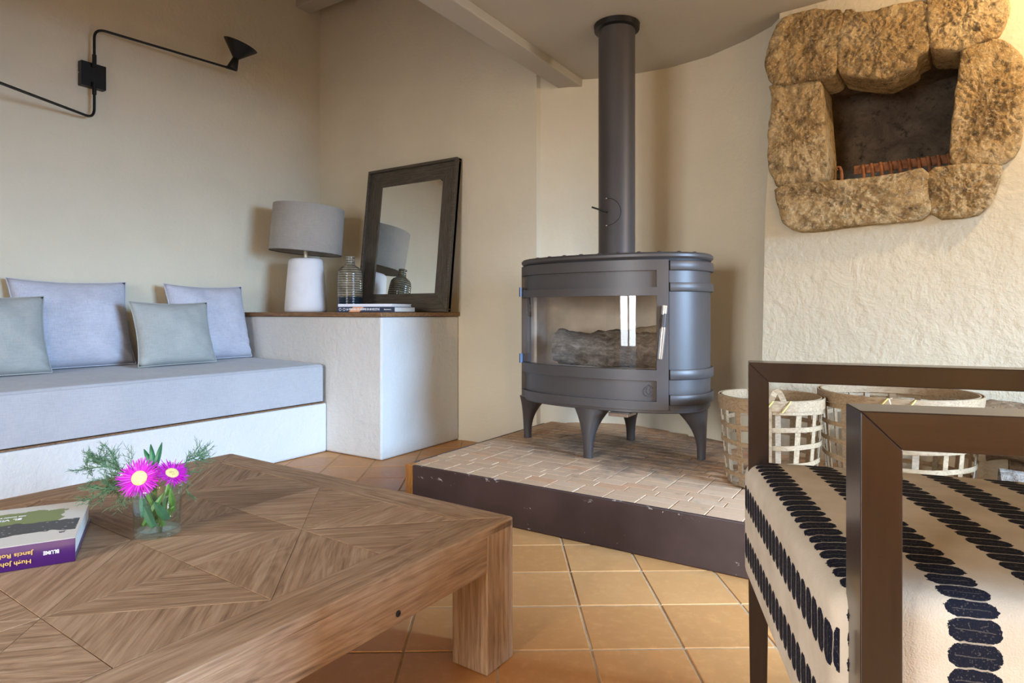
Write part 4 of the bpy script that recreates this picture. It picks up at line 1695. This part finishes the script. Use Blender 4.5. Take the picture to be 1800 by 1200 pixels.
# succulent foliage under water
for k, (a, b, w_) in enumerate((((.022, -.020, .010), (-.018, -.026, .064), .0085), ((-.010, -.024, .008), (.016, .004, .075), .0075), ((.005, .020, .012), (-.020, -.004, .072), .008), ((-.020, .010, .006), (.030, .020, .045), .009), ((.0, -.030, .030), (-.024, -.020, .085), .0065), ((.012, .026, .03), (.028, .012, .085), .0065), ((.026, .006, .02), (.012, -.014, .060), .009))):
    mb = MB()
    leaf_blade(mb, a, b, w_, .004)
    mb.build('leaf', M['leaf_light'] if k % 2 else M['leaf'], sg, smooth=True)


def fennel(label, p0, p1, seed, spread, nbr):
    rnd_ = random.Random(seed)
    t_ = thing('fennel_sprig', label, 'sprig', (GX, GY, TT + .012))
    b0_ = Vector(t_.location)
    p0, p1 = Vector(p0) - b0_, Vector(p1) - b0_
    main = [p0.lerp(p1, f) + Vector((0, 0, .020 * math.sin(PI * f))) for f in [i / 10 for i in range(11)]]
    MB().tube([Vector((.0, 0, .0))] + main, .0013, 5).build('stem', M['fennel'], t_, smooth=True)
    fr = MB()
    ax = (p1 - p0).normalized()

    def twig(p, d, ln, depth):
        e = p + d * ln
        mid_ = p.lerp(e, .5) + Vector((rnd_.uniform(-1, 1), rnd_.uniform(-1, 1), rnd_.uniform(-1, 1))) * ln * .06
        fr.tube([p, mid_, e], [.0005, .0004, .00025] if depth else [.0008, .0006, .0004], 3, False)
        if depth < 2:
            for k in range(9 if depth == 0 else 6):
                f = .15 + .85 * k / (8 if depth == 0 else 5)
                dd = (d + Vector((rnd_.uniform(-1, 1), rnd_.uniform(-1, 1), rnd_.uniform(-.8, 1))) * .85).normalized()
                twig(p.lerp(e, f), dd, ln * rnd_.uniform(.32, .5), depth + 1)
    for k in range(nbr):
        f = .12 + .88 * k / (nbr - 1)
        p = main[min(10, int(f * 10))]
        d_ = (ax * .8 + Vector((rnd_.uniform(-1, 1), rnd_.uniform(-1, 1), rnd_.uniform(-1, 1.1))) * spread).normalized()
        twig(p, d_, .050 * (1.25 - .6 * f), 0)
    o = fr.build('fronds', M['fennel'], t_)
    o['kind'] = 'stuff'


fennel('feathery green fennel spray arching out over the atlas', (2.310, -2.425, .430), (2.168, -2.466, .452), 4, .75, 22)
fennel('drooping feathery fennel spray between the atlas and the tumbler', (2.312, -2.428, .420), (2.215, -2.470, .398), 12, .7, 15)
fennel('short feathery fennel spray on the stove side of the tumbler', (2.350, -2.370, .435), (2.325, -2.305, .460), 8, .7, 11)

# ------------------------------------------------------------------ armchair
CF = Vector((3.415, -1.767, 0))     # far front corner
CN = Vector((3.659, -2.397, 0))     # near front corner
DF = Vector((.979, .205, 0))
DN = Vector((.952, .306, 0))
DEP = .62
CBF = CF + DF * DEP
CBN = CN + DN * DEP
ch = thing('armchair', 'dark wooden armchair with cream seat in black blotched stripes', 'armchair', CF)
AZ = .70
WD = (CN - CF).normalized()
PW = .038
PA = .058


def CL(p):
    return Vector(p) - CF


def bar_piece(a, b, hw, hh, name, n_side):
    """square bar from a to b; n_side is a horizontal side direction"""
    a, b = Vector(a), Vector(b)
    ax = (b - a)
    ln = ax.length
    o = MB().box((0, -hw, -hh), (ln, hw, hh)).build(name, M['chair_wood'], ch, bevel=.0018)
    o.location = a
    ax.normalize()
    s_ = Vector(n_side).normalized()
    s_ = (s_ - ax * s_.dot(ax)).normalized()
    u_ = ax.cross(s_)
    o.rotation_euler = Matrix((ax, s_, u_)).transposed().to_euler()
    return o


def chair_bar(name, prof, cor, dr_, sd_, upright):
    """mitred bar: prof holds (depth, height) pairs in the side plane, PA thick towards the seat"""
    mb = MB()
    n = len(prof)
    # local x follows the grain
    if upright:
        vs = [(z, d, 0) for d, z in prof] + [(z, d, PA) for d, z in prof]
        Mx_ = Matrix((Vector((0, 0, 1)), dr_, sd_)).transposed().to_4x4()
    else:
        vs = [(d, z, 0) for d, z in prof] + [(d, z, PA) for d, z in prof]
        Mx_ = Matrix((dr_, Vector((0, 0, 1)), sd_)).transposed().to_4x4()
    mb.add(vs, [tuple(range(n - 1, -1, -1)), tuple(range(n, 2 * n))] + [(i, (i + 1) % n, n + (i + 1) % n, n + i) for i in range(n)])
    if Mx_.determinant() < 0:       # keep a proper rotation: mirror the mesh instead
        mb.v = [(x, y, -z) for x, y, z in mb.v]
        Mx_ = Mx_ @ Matrix.Diagonal((1, 1, -1, 1))
    o = mb.build(name, M['chair_wood'], ch, bevel=.0012)
    o.matrix_local = Matrix.Translation(CL(cor)) @ Mx_
    return o


for cor, dr_, sgn in ((CF, DF, 1), (CN, DN, -1)):
    sd_ = Vector((dr_.y, -dr_.x, 0)) * sgn          # towards the seat
    chair_bar('front_leg', [(.004, 0), (PW - .004, 0), (PW, .30), (PW, AZ - PW), (0, AZ), (0, .30)], cor, dr_, sd_, True)
    chair_bar('armrest', [(0, AZ), (PW, AZ - PW), (DEP - PW, AZ - PW), (DEP, AZ)], cor, dr_, sd_, False)
    chair_bar('back_leg', [(DEP - PW, 0), (DEP, 0), (DEP, AZ), (DEP - PW, AZ - PW)], cor, dr_, sd_, True)

# seat: a rounded block between the posts with a cloth uv unrolled over its edges
sf = CF + WD * .010 - DF * .012
sn = CN - WD * .044 - DN * .012
sbf = CBF + WD * .010 - DF * .02
sbn = CBN - WD * .044 - DN * .02
S0, S1 = .262, .498
bm = bmesh.new()
NU, NV, NW = 22, 22, 8


def seat_pt(u, v, w):
    f = CL(sf).lerp(CL(sn), v)
    b = CL(sbf).lerp(CL(sbn), v)
    p = f.lerp(b, u)
    return Vector((p.x, p.y, S0 + (S1 - S0) * w))


uvl = bm.loops.layers.uv.new('cloth')
DEPs = (sbf - sf).length
WIDs = (sn - sf).length
rad_ = .026


def squash(u, v, w):
    """round the box edges"""
    p = Vector(((u - .5) * DEPs, (v - .5) * WIDs, (w - .5) * (S1 - S0)))
    hx_, hy_, hz_ = DEPs / 2, WIDs / 2, (S1 - S0) / 2
    c_ = Vector((max(-hx_ + rad_, min(hx_ - rad_, p.x)), max(-hy_ + rad_, min(hy_ - rad_, p.y)), max(-hz_ + rad_, min(hz_ - rad_, p.z))))
    d_ = p - c_
    if d_.length > 1e-9:
        m_ = max(abs(d_.x), abs(d_.y), abs(d_.z))
        p = c_ + d_.normalized() * (rad_ * min(1, m_ / rad_) if m_ < rad_ else rad_)
    crown = .010 * (1 - (2 * u - 1) ** 4) * (1 - (2 * v - 1) ** 4) if w > .99 else 0
    return p.x / DEPs + .5, p.y / WIDs + .5, p.z / (S1 - S0) + .5, crown


def lin_(n, r_, L_):
    e = [0, .25 * r_ / L_, .6 * r_ / L_, r_ / L_]
    return e + [r_ / L_ + (1 - 2 * r_ / L_) * i / n for i in range(1, n)] + [1 - k for k in reversed(e)]


lu, lv, lw = lin_(18, rad_, DEPs), lin_(18, rad_, WIDs), lin_(6, rad_, S1 - S0)


def add_face_grid(A, B, fn, uvfn):
    g = {}
    for i, a in enumerate(A):
        for j, b in enumerate(B):
            u, v, w = fn(a, b)
            u2, v2, w2, cr_ = squash(u, v, w)
            p = seat_pt(u2, v2, w2)
            p.z += cr_
            g[i, j] = (bm.verts.new(p), uvfn(u, v, w))
    for i in range(len(A) - 1):
        for j in range(len(B) - 1):
            q = [g[i, j], g[i + 1, j], g[i + 1, j + 1], g[i, j + 1]]
            f = bm.faces.new([k[0] for k in q])
            f.smooth = True
            for lp, k in zip(f.loops, q):
                lp[uvl].uv = k[1]


HS = S1 - S0
add_face_grid(lu, lv, lambda a, b: (a, b, 1), lambda u, v, w: (u * DEPs, v * WIDs))
add_face_grid(lu, lv, lambda a, b: (a, b, 0), lambda u, v, w: (u * DEPs, v * WIDs))
add_face_grid(lv, lw, lambda a, b: (0, a, b), lambda u, v, w: (-(1 - w) * HS + .008, v * WIDs))
add_face_grid(lv, lw, lambda a, b: (1, a, b), lambda u, v, w: (DEPs + (1 - w) * HS, v * WIDs))
add_face_grid(lu, lw, lambda a, b: (a, 0, b), lambda u, v, w: (u * DEPs, -(1 - w) * HS))
add_face_grid(lu, lw, lambda a, b: (a, 1, b), lambda u, v, w: (u * DEPs, WIDs + (1 - w) * HS))
bmesh.ops.remove_doubles(bm, verts=bm.verts, dist=1e-5)
bmesh.ops.recalc_face_normals(bm, faces=bm.faces)
me = bpy.data.meshes.new('seat')
bm.to_mesh(me)
bm.free()
me.materials.append(M['striped_cloth'])
so2 = bpy.data.objects.new('seat', me)
link(so2, ch)
# upholstered back panel between the rear posts
q = [CL(CBF) + WD * .04, CL(CBN) - WD * .04]
ob = MB().box((0, -.035, .45), ((q[1] - q[0]).length, .035, .86)).build('backrest', M['striped_cloth'], ch, bevel=.02, seg=4)
ob.location = q[0] - DF * .045
ob.rotation_euler = (0, 0, math.atan2(WD.y, WD.x))

# ------------------------------------------------------------------ warm spotlight over the niche
sp = thing('ceiling_spotlight', 'small white ceiling spotlight aimed at the stone niche', 'spotlight', (4.42, -.66, SOF))
MB().lathe([(.045, 0), (.045, -.012), (.012, -.014), (.012, -.05)], 24).build('ceiling_plate', M['white_paint'], sp, smooth=True, angle=40)
aim = (Vector((3.75, -.14, 1.5)) - Vector((4.42, -.66, SOF - .08))).normalized()
Mx = Matrix.Translation((0, 0, -.08)) @ aim.to_track_quat('Z', 'Y').to_matrix().to_4x4()
MB().lathe([(.020, -.05), (.034, -.03), (.040, .05), (.036, .05), (.030, -.02)], 24, cap0=True, cap1=False).xform(Mx).build('spot_head', M['white_paint'], sp, smooth=True, angle=50)
ld = bpy.data.lights.new('spot_bulb', 'SPOT')
ld.energy = 30
ld.color = (1.0, .72, .40)
ld.spot_size = R(150)
ld.spot_blend = .8
ld.shadow_soft_size = .035
lo = bpy.data.objects.new('spot_bulb', ld)
link(lo, sp)
lo.location = Vector((0, 0, -.08)) + aim * .055
lo.rotation_euler = aim.to_track_quat('-Z', 'Y').to_euler()

# standing lamp behind the armchair, out of the frame
fl_ = thing('floor_lamp', 'standing lamp with pale cloth drum shade by the rear wall', 'lamp', (5.95, -5.15, 0))
MB().lathe([(.15, .001), (.15, .015), (.02, .03), (.012, .035)], 32).build('base', M['metal_black'], fl_, smooth=True, angle=40)
MB().tube([(0, 0, .03), (0, 0, 1.46)], .011, 12).build('pole', M['metal_black'], fl_, smooth=True)
MB().lathe([(.20, 1.40), (.20, 1.40), (.16, 1.66), (.158, 1.66), (.198, 1.40)], 40, cap0=False, cap1=False).build('lamp_shade', M['lamp_cloth'], fl_, smooth=True, angle=50)
pd = bpy.data.lights.new('lamp_bulb', 'POINT')
pd.energy = 120
pd.color = (1.0, .74, .42)
pd.shadow_soft_size = .06
po = bpy.data.objects.new('lamp_bulb', pd)
link(po, fl_)
po.location = (0, 0, 1.40)
